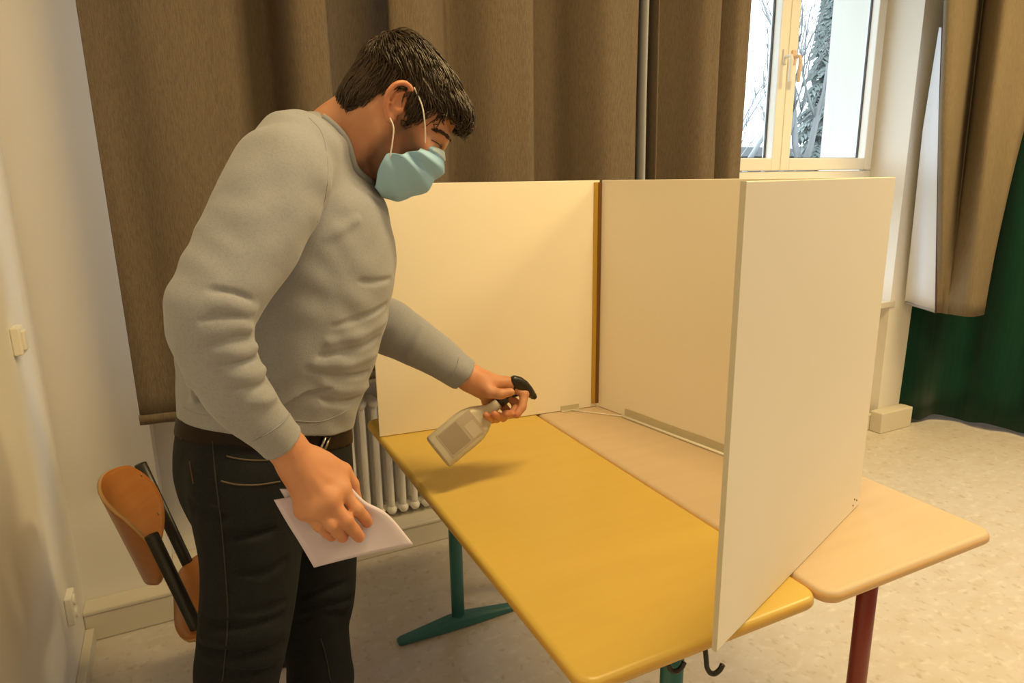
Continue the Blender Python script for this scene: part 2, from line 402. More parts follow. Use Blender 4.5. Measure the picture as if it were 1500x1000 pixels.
# right brown curtain, swept aside, its lining turned out
c = empty('curtain', (3.75, 2.25, .74), 'brown curtain drawn aside right of the window, white lining turned out', 'curtain')
def rows_between(levels, n):
    out = []
    for a, b in zip(levels[:-1], levels[1:]):
        for k in range(n):
            out.append([Vector(p).lerp(Vector(q), k/n) for p, q in zip(a, b)])
    out.append([Vector(p) for p in levels[-1]]); return out
def sweep(name, levels, m, parent, n=12, sub=6, thick=.003):
    bm = bmesh.new(); rows = [spline(r, sub) for r in rows_between(levels, n)]
    grid_mesh(bm, rows); o = obj(name, bm, m, parent, smooth=True)
    md = o.modifiers.new('thick', 'SOLIDIFY'); md.thickness = thick; md.offset = 0; return o
zb = .74
bot = [PZ(1372, 458, zb), PZ(1371.5, 457, zb)+Vector((.01, -.03, 0)), PZ(1380, 459, zb)+Vector((.02, .03, 0)), PZ(1387, 460, zb), PZ(1396, 461, zb)+Vector((0, .02, 0)), PZ(1415, 462, zb)+Vector((-.02, -.03, 0)), PZ(1440, 461, zb), PZ(1444, 459, zb)+Vector((.02, .03, 0)), PZ(1444, 457, zb)+Vector((.06, .08, 0))]
ytop = 2.30
top = [P(1384, -20, 2.28), P(1390, -20, 2.22), P(1418, -20, 2.20), P(1441, -20, 2.33), P(1449, -20, 2.26), P(1476, -20, 2.14), P(1512, -20, 2.12), P(1560, -20, 2.10), P(1570, -20, 2.2)]
mid = [P(1375, 190, 2.262), P(1380, 190, 2.215), P(1398, 190, 2.20), P(1416, 190, 2.31), P(1424, 190, 2.24), P(1448, 190, 2.12), P(1480, 190, 2.10), P(1496, 190, 2.09), P(1500, 190, 2.2)]
up = [a + (a-b)*1.0 for a, b in zip(top, mid)]
sweep('fabric', [bot, mid, top, up], m_curt2, c)
lb = [P(1325, 444, 2.47), P(1338, 448, 2.42), P(1352, 452, 2.34), P(1371, 458, bot[0].y+.006)]
lm = [P(1352, 190, 2.44), P(1360, 190, 2.40), P(1368, 190, 2.33), P(1376, 190, 2.272)]
lt = [P(1376, 40, 2.40), P(1378, 40, 2.37), P(1380, 40, 2.33), P(1381, 40, 2.285)]
l = sweep('lining', [lb, lm, lt], m_lining, c); l['label'] = 'white lining turned outward'
bm = bmesh.new(); add_tube(bm, spline([q+Vector((-.004, -.003, .006)) for q in lb], 5), .008, 6, flat=.4); o = obj('lining_hem', bm, m_hem, c, smooth=True); o['label'] = 'dark grey hem tape on the lining'
tube('edge_seam', spline([q+Vector((-.006, -.002, 0)) for q in (lb[3], lm[3], lt[3])], 8), .004, mat('plum_seam', (.10, .05, .07), .9), c)
# green stage curtain
c = empty('stage_curtain', (4.1, 2.2, .04), 'dark green floor-length stage curtain behind the brown curtain at the right', 'curtain')
gb = [(3.842, 2.50), (3.86, 2.45), (3.94, 2.43), (4.02, 2.42), (4.10, 2.40), (4.18, 2.32), (4.16, 2.22), (4.18, 2.14), (4.26, 2.06), (4.27, 1.96), (4.34, 1.86), (4.42, 1.74), (4.40, 1.62), (4.50, 1.50), (4.62, 1.30), (4.60, 1.1), (4.74, .9), (4.85, .7)]
bm = bmesh.new(); prof = spline([(x, y, 0) for x, y in gb], 6); rows = []
for k in range(15):
    f = k/14; z = .032+f*3.1
    rows.append([(p.x+.012*math.sin(z*1.6+i*.2)+.03*f, p.y, z+(.012*math.sin(i*.35) if k == 0 else 0)) for i, p in enumerate(prof)])
grid_mesh(bm, rows); o = obj('fabric', bm, m_green, c, smooth=True)
md = o.modifiers.new('thick', 'SOLIDIFY'); md.thickness = .004

# ---------------------------------------------------------------- switches
o = empty('light_switch', (XL, 2.175, 1.085), 'small white switch box high on the left wall', 'switch')
box('housing', (XL, 2.145, 1.052), (XL+.022, 2.205, 1.128), m_white, o, bevel=.004); box('rocker', (XL+.02, 2.155, 1.064), (XL+.03, 2.195, 1.116), m_white, o, bevel=.003)
o = empty('wall_socket', (XL, 2.21, .26), 'white double wall socket low on the left wall near the corner duct', 'socket')
box('housing', (XL, 2.175, .215), (XL+.02, 2.245, .305), m_white, o, bevel=.004)
for z in (.24, .282): 
    bm = bmesh.new(); add_tube(bm, [(XL+.019, 2.21, z), (XL+.025, 2.21, z)], .017, 16); obj('socket_ring', bm, m_white, o)

# ---------------------------------------------------------------- tables
TH, NX, NY, TW, TL, TYAW = .76, .4642, .7239, .5015, 1.30, -.0079
def school_table(label, x, y, mt, me_, mf, hooks):
    t = empty('school_table', (x, y, 0), label, 'table', rz=TYAW)
    R = Matrix.Translation((x, y, 0)) @ Matrix.Rotation(TYAW, 4, 'Z')
    r = .035; th = .026; w, l = TW, TL
    bm = bmesh.new(); out = []
    for cx, cy, a0 in ((w-r, r, -PI/2), (w-r, l-r, 0), (r, l-r, PI/2), (r, r, PI)):
        for k in range(9): a = a0+PI/2*k/8; out.append((cx, cy, math.cos(a), math.sin(a)))
    rows = []
    for ins, z in ((.012, TH), (.006, TH-.0012), (.002, TH-.005), (0, TH-.010), (.0, TH-.017), (.004, TH-.023), (.010, TH-.026)):
        rows.append([R @ Vector((cx+(r-ins)*ca, cy+(r-ins)*sa, z)) for cx, cy, ca, sa in out])
    vs = grid_mesh(bm, rows, True); bm.faces.new(vs[0]); bm.faces.new(vs[-1][::-1])
    top = obj('tabletop', bm, mt, t, smooth=True)
    top.data.materials.append(me_)
    for f in top.data.polygons:
        zc = sum(top.data.vertices[i].co.z for i in f.vertices)/len(f.vertices)
        if len(f.vertices) == 4 and zc < TH-.004: f.material_index = 1
        if len(f.vertices) > 4: f.use_smooth = False
    for y_ in (.10, l-.10):
        cx = w/2
        bm = bmesh.new()
        pts = [R @ Vector((cx, y_, z)) for z in (.035, .2, .5, .715)]
        add_tube(bm, pts, .0225, 20, flat=.8, up=R.to_3x3() @ Vector((1, 0, 0)))
        leg = obj('leg', bm, mf, t, smooth=True)
        bm = bmesh.new()
        prof = [(-.215, .018, .014), (-.205, .022, .018), (-.10, .036, .022), (-.03, .046, .024), (.03, .046, .024), (.10, .036, .022), (.205, .022, .018), (.215, .018, .014)]
        rows = []
        for u, hgt, wd in prof:
            rows.append([R @ Vector((cx+u, y_+dy*wd, z)) for dy, z in ((-1, .004), (-1, hgt*.75), (-.6, hgt), (.6, hgt), (1, hgt*.75), (1, .004))])
        vs = grid_mesh(bm, rows, True); bm.faces.new(vs[0][::-1]); bm.faces.new(vs[-1])
        obj('foot', bm, mf, t, smooth=False, bevel=.003)
        box('support_arm', (cx-.20, y_-.018, .705), (cx+.20, y_+.018, TH-.026), mf, t, bevel=.004, mtx=R)
    box('crossbar', (w/2-.02, .10, .66), (w/2+.02, l-.10, .70), mf, t, bevel=.004, mtx=R)
    for hx, hy in hooks:
        q = R @ Vector((hx, hy, 0))
        pts = [q+Vector(v) for v in ((0, 0, .735), (0, -.004, .715), (.001, -.006, .700), (.006, -.009, .690), (.014, -.012, .688), (.022, -.014, .694), (.026, -.015, .703))]
        tube('bag_hook', spline(pts, 4), .0045, m_black, t, 8, flat=.9)
    return t
school_table('school table with worn yellow top and teal legs, nearer the man', NX, NY, m_yellow, m_yedge, m_teal, [(.19, .045), (.243, .012)])
c_, s_ = math.cos(TYAW), math.sin(TYAW)
W2 = TW+.003
school_table('school table with pale beige top and dark red leg, right of the yellow one', NX+c_*W2+.010*s_, NY+s_*W2-.010*c_, m_beige, m_bedge, m_red, [])

# ---------------------------------------------------------------- voting booth
vb = empty('voting_booth', (1.19, 1.78, TH), 'three-panel white voting booth screen standing open across both tables', 'privacy screen')
A_, B_, C_, D_ = Vector((.475, 1.854, 0)), Vector((1.1874, 1.7837, 0)), Vector((1.3244, .9351, 0)), Vector((.6892, .6949, 0))
ZP0, ZP1, TP = TH+.0015, TH+.722, .0075
def panel(name, a, b, lab=None):
    d = (b-a); L = d.length; d.normalize(); n = Vector((-d.y, d.x, 0))
    mt = Matrix((d, n, Vector((0, 0, 1)))).transposed().to_4x4(); mt.translation = a
    o = box(name, (0, -TP/2, ZP0), (L, TP/2, ZP1), m_board, vb, bevel=.0012, mtx=mt)
    if lab: o['label'] = lab
    return d, n, L, mt
dl, nl, LL, ml = panel('back_panel', A_, B_-Vector((.006, 0, 0)))
dm, nm_, LM, mm = panel('side_panel', B_+Vector((.002, -.008, 0)), C_)
dr, nr, LR, mr = panel('front_panel', D_, C_+Vector((-.004, -.012, 0)))
# edge banding on the free edge facing the camera
box('edge_band', (-.0012, -TP/2-.0004, ZP0), (0, TP/2+.0004, ZP1), m_bedge2, vb, mtx=mr)
# hinge in the back corner
bm = bmesh.new(); hp = B_ - nl*0 + Vector((-.012, -.012, 0))
box('hinge_strip', (LL-.020, -TP/2-.0045, ZP0+.012), (LL-.007, -TP/2, ZP1-.006), m_hinge, vb, mtx=ml)
box('hinge_gap', (LL-.007, -TP/2-.006, ZP0+.012), (LL+.004, TP/2-.004, ZP1-.006), m_groove, vb, mtx=ml)
# tapes and the cord between them
def on(mt, u, z, off): return mt @ Vector((u, -TP/2-off, z))
bm = bmesh.new()
ta = (PZ(822, 603, TH)-A_).dot(dl); tb = (PZ(848, 599, TH)-A_).dot(dl)
grid_mesh(bm, [[on(ml, u, z, off) for u in (ta, (ta+tb)/2, tb)] for z, off in ((TH+.018, .0008), (TH+.004, .0008), (TH+.001, .002), (TH+.001, .012))])
o = obj('tape', bm, m_tape, vb); o.modifiers.new('t', 'SOLIDIFY').thickness = .0004
bm = bmesh.new()
def onm(u, z, off): return mm @ Vector((u, -TP/2-off, z))
sgn = 1
t0 = (Vector((1.232, 1.668, 0))-B_).dot(dm); t1 = LM-.012
rows = []
for z, off in ((TH+.027, .0008), (TH+.008, .0008), (TH+.002, .002), (TH+.001, .010)):
    rows.append([onm(t0+(t1-t0)*k/10, z+.0008*math.sin(k*1.9), off) for k in range(11)])
grid_mesh(bm, rows); o = obj('tape', bm, m_tape, vb); o.modifiers.new('t', 'SOLIDIFY').thickness = .0004
e0 = onm(t0, TH+.004, .012); e1 = onm(t1, TH+.004, .012)
tube('stay_rod', [ml @ Vector(((ta+tb)/2, -TP/2-.008, TH+.0035)), e0], .0016, m_white, vb, 6)
tube('bottom_rail', [e0, e1], .0042, m_white, vb, 8)
bm = bmesh.new()
for u, z in ((LR-.045, TH+.016), (LR-.022, TH+.020), (LR-.038, TH+.028)): add_ball(bm, mr @ Vector((u, -TP/2, z)), .0022, seg=8)
obj('screw', bm, mat('screw_brown', (.25, .13, .05), .5), vb, smooth=True)

# ---------------------------------------------------------------- chair
ch = empty('school_chair', (.05, 1.8, 0), 'orange plywood school chair with black tube frame behind the man', 'chair')
yn, yf = 1.645, 1.985
for y in (yn, yf):
    zt = .705 if y == yn else .755
    xt = -.124 if y == yn else -.150
    up = [(xt, y, zt), (xt+.245*(zt-.02), y, .02)]
    tube('upright', [Vector(up[0]), Vector(up[0]).lerp(Vector(up[1]), .5), Vector(up[1])], .0155, m_black, ch, 12, flat=.6, up=Vector((1, 0, 0)))
    x0 = up[1][0]
    tube('runner', spline([(x0-.10, y, .013), (x0, y, .013), (x0+.2, y+.004, .013), (x0+.28, y+.006, .015)], 4), .0125, m_black, ch, 10, flat=.8)
    xs = xt+.245*(zt-.42)
    tube('seat_rail', [(xs, y, .42), (xs+.30, y, .425)], .011, m_black, ch, 10)
    tube('front_leg', [(xs+.29, y, .425), (xs+.30, y, .25), (x0+.24, y, .018)], .011, m_black, ch, 10)
tube('crossbar', [(x0+.05, yn, .016), (x0+.05, yf, .016)], .010, m_black, ch, 8)
# curved backrest
bm = bmesh.new(); rows = []
def back_pt(u, v, off=0.):
    # u across -1..1 (near to far), v up 0..1
    y = 1.815 + u*.158
    zc = .52+v*.265
    rx = 0.0
    bow = .082*(1-abs(u)**2.2)
    lean = -.245*(zc-.705)
    x = -.124 + lean - bow - .004 + off*(1-.5*abs(u))
    z = zc + .06*u*(v-.2)*.6
    return Vector((x, y, z))
def rounded(u, v):
    # squircle rounding of the sheet's corners
    w = 2*v-1
    return u*math.sqrt(1-.40*w*w), .5+.5*w*math.sqrt(1-.40*u*u)
for k in range(17):
    v = k/16; rows.append([back_pt(*rounded(-1+2*j/24, v)) for j in range(25)])
grid_mesh(bm, rows); o = obj('backrest', bm, m_ply, ch, smooth=True); o.data.materials.append(m_plyedge)
md = o.modifiers.new('t', 'SOLIDIFY'); md.thickness = .009; md.offset = 0; md.material_offset_rim = 1
for v in (.35, .75):
    for u in (.86, -.86):
        bm = bmesh.new(); add_ball(bm, back_pt(u, v)+Vector((.007, 0, 0)), (.002, .0045, .0045), seg=10); obj('rivet', bm, m_steel, ch, smooth=True)
# seat
bm = bmesh.new(); rows = []
for k in range(19):
    v = -1+2*k/18; row = []
    for j in range(19):
        u = -1+2*j/18
        uu = u*math.sqrt(1-.5*min(1, v*v)**2*.55); vv = v*math.sqrt(1-.5*min(1, u*u)**2*.55)
        x = .085+uu*.195; y = 1.80+vv*.215
        z = .447 - .012*math.cos(v*PI/2)*1 + .0 - .05*max(0, (u-.6)/.4)**2*.5 - .016*max(0, (-u-.5)/.5)**2
        row.append((x, y, z))
    rows.append(row)
grid_mesh(bm, rows); o = obj('seat', bm, m_ply, ch, smooth=True); o.data.materials.append(m_plyedge)
md = o.modifiers.new('t', 'SOLIDIFY'); md.thickness = .010; md.offset = -1; md.material_offset_rim = 1

# ================================================================ THE MAN
class Field:
    """a signed distance grid; shapes are blended in and the zero surface is meshed"""
    def __init__(s, lo, hi, h):
        s.lo = np.array(lo, np.float32); s.h = h
        s.n = np.ceil((np.array(hi)-np.array(lo))/h).astype(int)+1
        s.ax = [(s.lo[i]+h*np.arange(s.n[i])).astype(np.float32) for i in range(3)]
        s.D = np.full(s.n, .2, np.float32)
    def _reg(s, lo, hi, pad):
        a = np.clip(np.floor((np.array(lo)-pad-s.lo)/s.h).astype(int), 0, s.n-1)
        b = np.clip(np.ceil((np.array(hi)+pad-s.lo)/s.h).astype(int)+1, 1, s.n)
        sl = tuple(slice(a[i], b[i]) for i in range(3))
        return sl, s.ax[0][sl[0]][:, None, None], s.ax[1][sl[1]][None, :, None], s.ax[2][sl[2]][None, None, :]
    def add(s, prim, k=.01):
        fn, lo, hi = prim; sl, X, Y, Z = s._reg(lo, hi, k+3*s.h)
        d = fn(X, Y, Z).astype(np.float32); D = s.D[sl]
        h = np.clip(.5+.5*(D-d)/k, 0, 1); s.D[sl] = D*(1-h)+d*h-k*h*(1-h)
    def sub(s, prim, k=.01):
        fn, lo, hi = prim; sl, X, Y, Z = s._reg(lo, hi, k+3*s.h)
        d = -fn(X, Y, Z).astype(np.float32); D = s.D[sl]
        h = np.clip(.5-.5*(D-d)/k, 0, 1); s.D[sl] = D*(1-h)+d*h+k*h*(1-h)
    def cut(s, p, n, lo=None, hi=None):
        """cuts away everything on the side of plane (p, n) that n points to, inside a box"""
        n = Vector(n).normalized()
        lo = s.lo if lo is None else lo; hi = s.lo+s.h*s.n if hi is None else hi
        sl, X, Y, Z = s._reg(lo, hi, 0)
        s.D[sl] = np.maximum(s.D[sl], (X-p[0])*n[0]+(Y-p[1])*n[1]+(Z-p[2])*n[2])
    def chain(s, pts, rs, k=.012, k0=None):
        for i in range(len(pts)-1):
            s.add(cone(pts[i], pts[i+1], rs[i], rs[i+1]), k0 if (i == 0 and k0) else k)
    def val(s, p):
        i = np.round((np.array(p)-s.lo)/s.h).astype(int)
        if (i < 0).any() or (i >= s.n).any(): return .2
        return s.D[tuple(i)]
    def hit(s, px, py, y0=.85):
        """first surface point seen at photo position px, py"""
        a = P(px, py, y0); d = (a-CP).normalized()
        for k in range(700):
            q = a+d*(k*.0015)
            if s.val(q) < 0: return q
        return P(px, py, 1.3)
    def fold(s, pxs, r=.008, k=.018, depth=.0, groove=False, taper=True):
        pts = [s.hit(x, y) for x, y in pxs]
        n = -CF
        pts = spline([p - CF*depth for p in pts], 4); m = len(pts)
        rs = [r*(.35+.65*math.sin(PI*min(1, max(0, (i+.5)/m)))) if taper else r for i in range(m)]
        prims = [cone(pts[i], pts[i+1], rs[i], rs[i+1]) for i in range(m-1)]
        lo = np.min([p[1] for p in prims], 0); hi = np.max([p[2] for p in prims], 0)
        def fn(X, Y, Z):
            d = prims[0][0](X, Y, Z)
            for q in prims[1:]: d = np.minimum(d, q[0](X, Y, Z))
            return d
        (s.sub if groove else s.add)((fn, lo, hi), k)
    def mesh(s, name, smooth=1):
        D = s.D; S = D < 0
        c = np.zeros(tuple(s.n-1), np.int8)
        for a in (0, 1):
            for b in (0, 1):
                for d in (0, 1):
                    c += S[a:s.n[0]-1+a, b:s.n[1]-1+b, d:s.n[2]-1+d]
        act = (c > 0) & (c < 8); ijk = np.argwhere(act)
        idx = np.full(act.shape, -1, np.int32); idx[act] = np.arange(len(ijk))
        cor = [(a, b, d) for a in (0, 1) for b in (0, 1) for d in (0, 1)]
        val = {q: D[ijk[:, 0]+q[0], ijk[:, 1]+q[1], ijk[:, 2]+q[2]] for q in cor}
        acc = np.zeros((len(ijk), 3)); cnt = np.zeros(len(ijk))
        for q in cor:
            for ax in range(3):
                if q[ax]: continue
                e = list(q); e[ax] = 1; v0, v1 = val[q], val[tuple(e)]
                m = (v0 < 0) != (v1 < 0); t = np.where(m, v0/np.where(m, v0-v1, 1), 0)
                p = np.array(q, float)[None, :].repeat(len(ijk), 0); p[:, ax] += t
                acc += p*m[:, None]; cnt += m
        V = s.lo + (ijk+acc/cnt[:, None])*s.h
        F = []
        for ax in range(3):
            b, d = (ax+1) % 3, (ax+2) % 3
            A = [slice(None)]*3; B = [slice(None)]*3
            A[ax] = slice(0, -1); B[ax] = slice(1, None)
            s0, s1 = S[tuple(A)], S[tuple(B)]
            e = np.argwhere(s0 != s1); e = e[(e[:, b] > 0) & (e[:, d] > 0) & (e[:, b] < s.n[b]-1) & (e[:, d] < s.n[d]-1)]
            def cell(db, dd):
                q = e.copy(); q[:, b] += db; q[:, d] += dd
                return idx[q[:, 0], q[:, 1], q[:, 2]]
            Q = np.stack([cell(-1, -1), cell(0, -1), cell(0, 0), cell(-1, 0)], 1)
            ins = s0[e[:, 0], e[:, 1], e[:, 2]]
            Q[~ins] = Q[~ins][:, ::-1]; F.append(Q)
        F = np.concatenate(F); F = F[(F >= 0).all(1)]
        for _ in range(smooth):
            sm = np.zeros_like(V); w = np.zeros(len(V))
            for i in range(4):
                a, b = F[:, i], F[:, (i+1) % 4]
                for j in range(3):
                    sm[:, j] += np.bincount(a, V[b, j], len(V)) + np.bincount(b, V[a, j], len(V))
                w += np.bincount(a, minlength=len(V)) + np.bincount(b, minlength=len(V))
            V = V*.5 + .5*sm/np.maximum(w, 1)[:, None]
        me = bpy.data.meshes.new(name)
        me.vertices.add(len(V)); me.vertices.foreach_set('co', V.astype(np.float32).ravel())
        me.loops.add(len(F)*4); me.loops.foreach_set('vertex_index', F.astype(np.int32).ravel())
        me.polygons.add(len(F)); me.polygons.foreach_set('loop_start', np.arange(0, len(F)*4, 4, dtype=np.int32))
        me.update(calc_edges=True); me.validate()
        return me, V, F
def cone(a, b, ra, rb):
    a = np.array(a, np.float32); b = np.array(b, np.float32); ba = b-a; L2 = max(float(ba@ba), 1e-9)
    def fn(X, Y, Z):
        x, y, z = X-a[0], Y-a[1], Z-a[2]
        t = np.clip((x*ba[0]+y*ba[1]+z*ba[2])/L2, 0, 1)
        return np.sqrt((x-t*ba[0])**2+(y-t*ba[1])**2+(z-t*ba[2])**2)-(ra+(rb-ra)*t)
    r = max(ra, rb); return fn, np.minimum(a, b)-r, np.maximum(a, b)+r
def ell(c, r, R=None):
    c = np.array(c, np.float32); R = np.eye(3) if R is None else np.array(R)
    def fn(X, Y, Z):
        x, y, z = X-c[0], Y-c[1], Z-c[2]
        q = [(R[0, i]*x+R[1, i]*y+R[2, i]*z) for i in range(3)]
        k0 = np.sqrt(sum((q[i]/r[i])**2 for i in range(3))); k1 = np.sqrt(sum((q[i]/r[i]**2)**2 for i in range(3)))
        return k0*(k0-1)/np.maximum(k1, 1e-6)
    m = max(r); return fn, c-m, c+m
def loft(secs, grow=0., pw=2.0):
    """stack of level ellipses: (z, cx, cy, a, b, yaw)"""
    secs = sorted(secs); A = np.array(secs, float)
    zz = np.linspace(A[0, 0], A[-1, 0], 160); cols = []
    ker = np.exp(-.5*(np.arange(-14, 15)/6.)**2); ker /= ker.sum()
    for j in range(1, 6):
        v = np.interp(zz, A[:, 0], A[:, j]); v = np.convolve(np.pad(v, 14, mode='edge'), ker, 'valid'); cols.append(v)
    def fn(X, Y, Z):
        z = Z.ravel(); g = [np.interp(z, zz, c)[None, None, :] for c in cols]
        cx, cy, a, b, yw = g; a = a+grow; b = b+grow
        x, y = X-cx, Y-cy; c, s = np.cos(yw), np.sin(yw)
        u, v = (x*c+y*s)/a, (-x*s+y*c)/b
        k0 = (np.abs(u)**pw+np.abs(v)**pw)**(1/pw)+1e-6; k1 = np.sqrt((u/a)**2+(v/b)**2)+1e-6
        d = k0*(k0-1)/k1*(1 if pw == 2 else 1)
        ze = np.maximum(A[0, 0]-Z, Z-A[-1, 0])
        return np.maximum(d, ze)
    m = A[:, 3:5].max()+grow
    return fn, np.array([A[:, 1].min()-m, A[:, 2].min()-m, A[0, 0]]), np.array([A[:, 1].max()+m, A[:, 2].max()+m, A[-1, 0]])
def sections(rows, y, b, yaw):
    """torso levels from the outline the photo shows: (py, left px, right px, half breadth, yaw, depth y)"""
    out = []
    for py, l, r, bb, yw, yy in rows:
        c = P((l+r)/2, py, yy); w = rad(r-l, c)
        va = math.atan2(c.x, c.y)                       # view direction
        e = yw+va
        a2 = w*w-(bb*math.sin(e))**2
        out.append((c.z, c.x, c.y, max(math.sqrt(max(a2, .002))/abs(math.cos(e)), .08), bb, yw))
    return out
D_ = math.radians
HS = 1.08                                                # head size
HR = Matrix.Rotation(D_(-8), 3, 'Z') @ Matrix.Rotation(D_(43), 3, 'Y')
HRn = np.array(HR)
HO = P(583, 150, 1.225) + HR @ Vector((0, .078*HS, 0))
def hw(x, y, z): return HO + HR @ (Vector((x, y, z))*HS)
def hball(c, r, F, k): F.add(ell(hw(*c), [q*HS for q in (r if isinstance(r, tuple) else (r, r, r))], HRn), k)

torso_rows = [(228, 372, 505, .10, D_(-28), 1.36), (262, 334, 543, .15, D_(-28), 1.36), (300, 316, 566, .18, D_(-28), 1.36), (350, 302, 577, .19, D_(-28), 1.36),
              (400, 290, 579, .19, D_(-27), 1.36), (450, 280, 571, .188, D_(-25), 1.36), (500, 271, 559, .185, D_(-22), 1.36), (550, 271, 544, .18, D_(-18), 1.36),
              (590, 272, 528, .178, D_(-15), 1.36), (640, 274, 512, .175, D_(-13), 1.36), (700, 268, 516, .17, D_(-12), 1.36)]
torso = sections(torso_rows, None, None, None)
RSH, LSH = P(414, 254, 1.17), P(508, 292, 1.52)
arm_r = [(RSH, 136), (P(378, 330, 1.12), 138), (P(327, 420, 1.07), 126), (P(306, 468, 1.045), 111), (P(328, 540, 1.05), 94), (P(364, 597, 1.065), 78), (P(414, 648, 1.085), 58), (P(432, 668, 1.09), 56)]
arm_l = [(LSH, 92), (P(520, 380, 1.56), 88), (P(528, 455, 1.565), 80), (P(572, 480, 1.545), 76), (P(630, 515, 1.50), 60), (P(680, 549, 1.46), 44), (P(700, 562, 1.455), 42)]
rows_leg = lambda L, y: [(P(x, py, yy), w) for x, py, w, yy in L]
leg_r = rows_leg([(358, 690, 150, 1.27), (364, 750, 138, 1.265), (369, 800, 128, 1.26), (366, 860, 120, 1.255), (360, 910, 115, 1.25), (354, 955, 109, 1.25), (348, 1000, 104, 1.25)], 0)
leg_l = rows_leg([(436, 690, 150, 1.45), (458, 760, 120, 1.46), (467, 830, 98, 1.46), (465, 880, 94, 1.46), (461, 915, 84, 1.46), (466, 955, 82, 1.46), (472, 1000, 80, 1.46)], 0)
for L in (leg_r, leg_l):
    e = L[-1][0]; k0 = L[-1][1]
    L.append((Vector((e.x-.005, e.y, max(.34, e.z*.55))), k0*.95)); L.append((Vector((e.x, e.y, .10)), k0*.92))
rr = lambda L, g=0.: [rad(w, L[min(i, 6)][0])+g for i, (p, w) in enumerate(L)]
pp = lambda L: [p for p, w in L]
belt_pts = [P(262, 612, 1.36), P(400, 640, 1.18), P(515, 616, 1.40)]
hem_n = (belt_pts[1]-belt_pts[0]).cross(belt_pts[2]-belt_pts[0]).normalized()
if hem_n.z > 0: hem_n = -hem_n

# ---- sweater
lo, hi = (-.22, .90, .86), (.78, 1.72, 1.72)
sw = Field(lo, hi, .003)
sw.add(loft(torso), .02)
sw.add(cone(RSH, P(436, 226, 1.26), rad(132, RSH), .068), .04); sw.add(cone(P(436, 226, 1.26), P(462, 224, 1.335), .068, .062), .03)
sw.add(cone(P(460, 224, 1.335), P(490, 262, 1.40), .064, .056), .04); sw.add(cone(P(490, 262, 1.42), LSH, .056, rad(88, LSH)), .04)
def smooth_limb(pts, rs, n=4):
    q = spline([(r, 0, 0) for r in rs], n)
    return spline(pts, n), [max(v.x, .01) for v in q]
sw.chain(*smooth_limb(pp(arm_l), rr(arm_l)), .012, .03)
tmp = sw.D.copy()
# the near sleeve is its own bulk with a tight crease against the body
arm = Field(lo, hi, .003); arm.chain(*smooth_limb(pp(arm_r), rr(arm_r)), .012)
k = .012; h = np.clip(.5+.5*(sw.D-arm.D)/k, 0, 1); sw.D = sw.D*(1-h)+arm.D*h-k*h*(1-h)
# folds
def G(pxs, r=.0045, k=.008): sw.fold(pxs, r, k, depth=.0015, groove=True)
def Rg(pxs, r=.0065, k=.014): sw.fold(pxs, r, k, depth=-.005)
for g in ([(368, 440), (340, 430), (308, 424)], [(362, 466), (332, 462), (296, 470)], [(368, 492), (345, 496), (300, 506)], [(376, 523), (350, 530), (318, 530)], [(392, 560), (366, 568), (338, 566)],
           
          [(566, 445), (530, 466), (490, 478)], [(556, 492), (520, 512), (470, 522)], [(540, 545), (500, 552), (450, 540)], [(528, 580), (500, 590), (462, 582)],
          [(572, 408), (552, 413), (530, 413)]): G(g)
for g in ([(370, 454), (340, 447), (312, 444)], [(364, 480), (335, 480), (300, 488)], [(372, 508), (348, 514), (310, 518)], [(384, 542), (358, 550), (330, 548)], [(400, 580), (380, 588), (356, 588)],
          [(520, 322), (498, 334), (476, 348)], [(562, 468), (525, 490), (480, 500)], [(548, 518), (510, 532), (460, 532)], [(538, 565), (505, 572), (470, 562)],
          [(300, 600), (285, 585), (275, 560)], [(616, 480), (608, 500), (598, 520)]): Rg(g)
sw.cut(belt_pts[0]-hem_n*.0, hem_n, hi=(.6, 1.72, 1.2), lo=(-.22, 1.16, .86))
# the cuffs
def cuff(p, q, box_r=.09):
    n = (q-p).normalized(); b = np.array(p+n*box_r*.6)
    sw.cut(p, n, b-box_r, b+box_r)
cuff(P(414, 648, 1.085), P(432, 668, 1.09)); cuff(P(680, 548, 1.46), P(700, 562, 1.455))
# neck opening
cp = [P(478, 171, 1.39), P(497, 197, 1.30), P(522, 237, 1.285), P(551, 267, 1.36), P(546, 256, 1.44), P(512, 205, 1.465)]
cn = (cp[3]-cp[0]).cross(cp[1]-cp[4]); 
if cn.z < 0: cn = -cn
cc = sum((Vector(q) for q in cp), Vector())/6
sw.cut(cc - cn.normalized()*.004, cn, np.array(cc)-[.085, .09, .05], np.array(cc)+[.085, .10, .12])
collar = spline(cp+[cp[0]], 6)
me, V, F = sw.mesh('sweater')
nn = np.empty(len(V)*3, np.float32); me.vertices.foreach_get('normal', nn); nn = nn.reshape(-1, 3)
x, y, z = V[:, 0], V[:, 1], V[:, 2]
wv = .0016*np.sin(34*x+19*z+2.5*np.sin(17*y+9*z))*np.sin(47*z-15*x+2*np.sin(23*x)) + .0009*np.sin(95*z+31*x+3*np.sin(25*x+11*y))*np.sin(29*x-20*z)
V = V + nn*wv[:, None]; me.vertices.foreach_set('co', V.astype(np.float32).ravel()); me.update()
del arm, tmp
man = None
sw_me, sw_bvh = me, BVHTree.FromPolygons(V.tolist(), F.tolist())

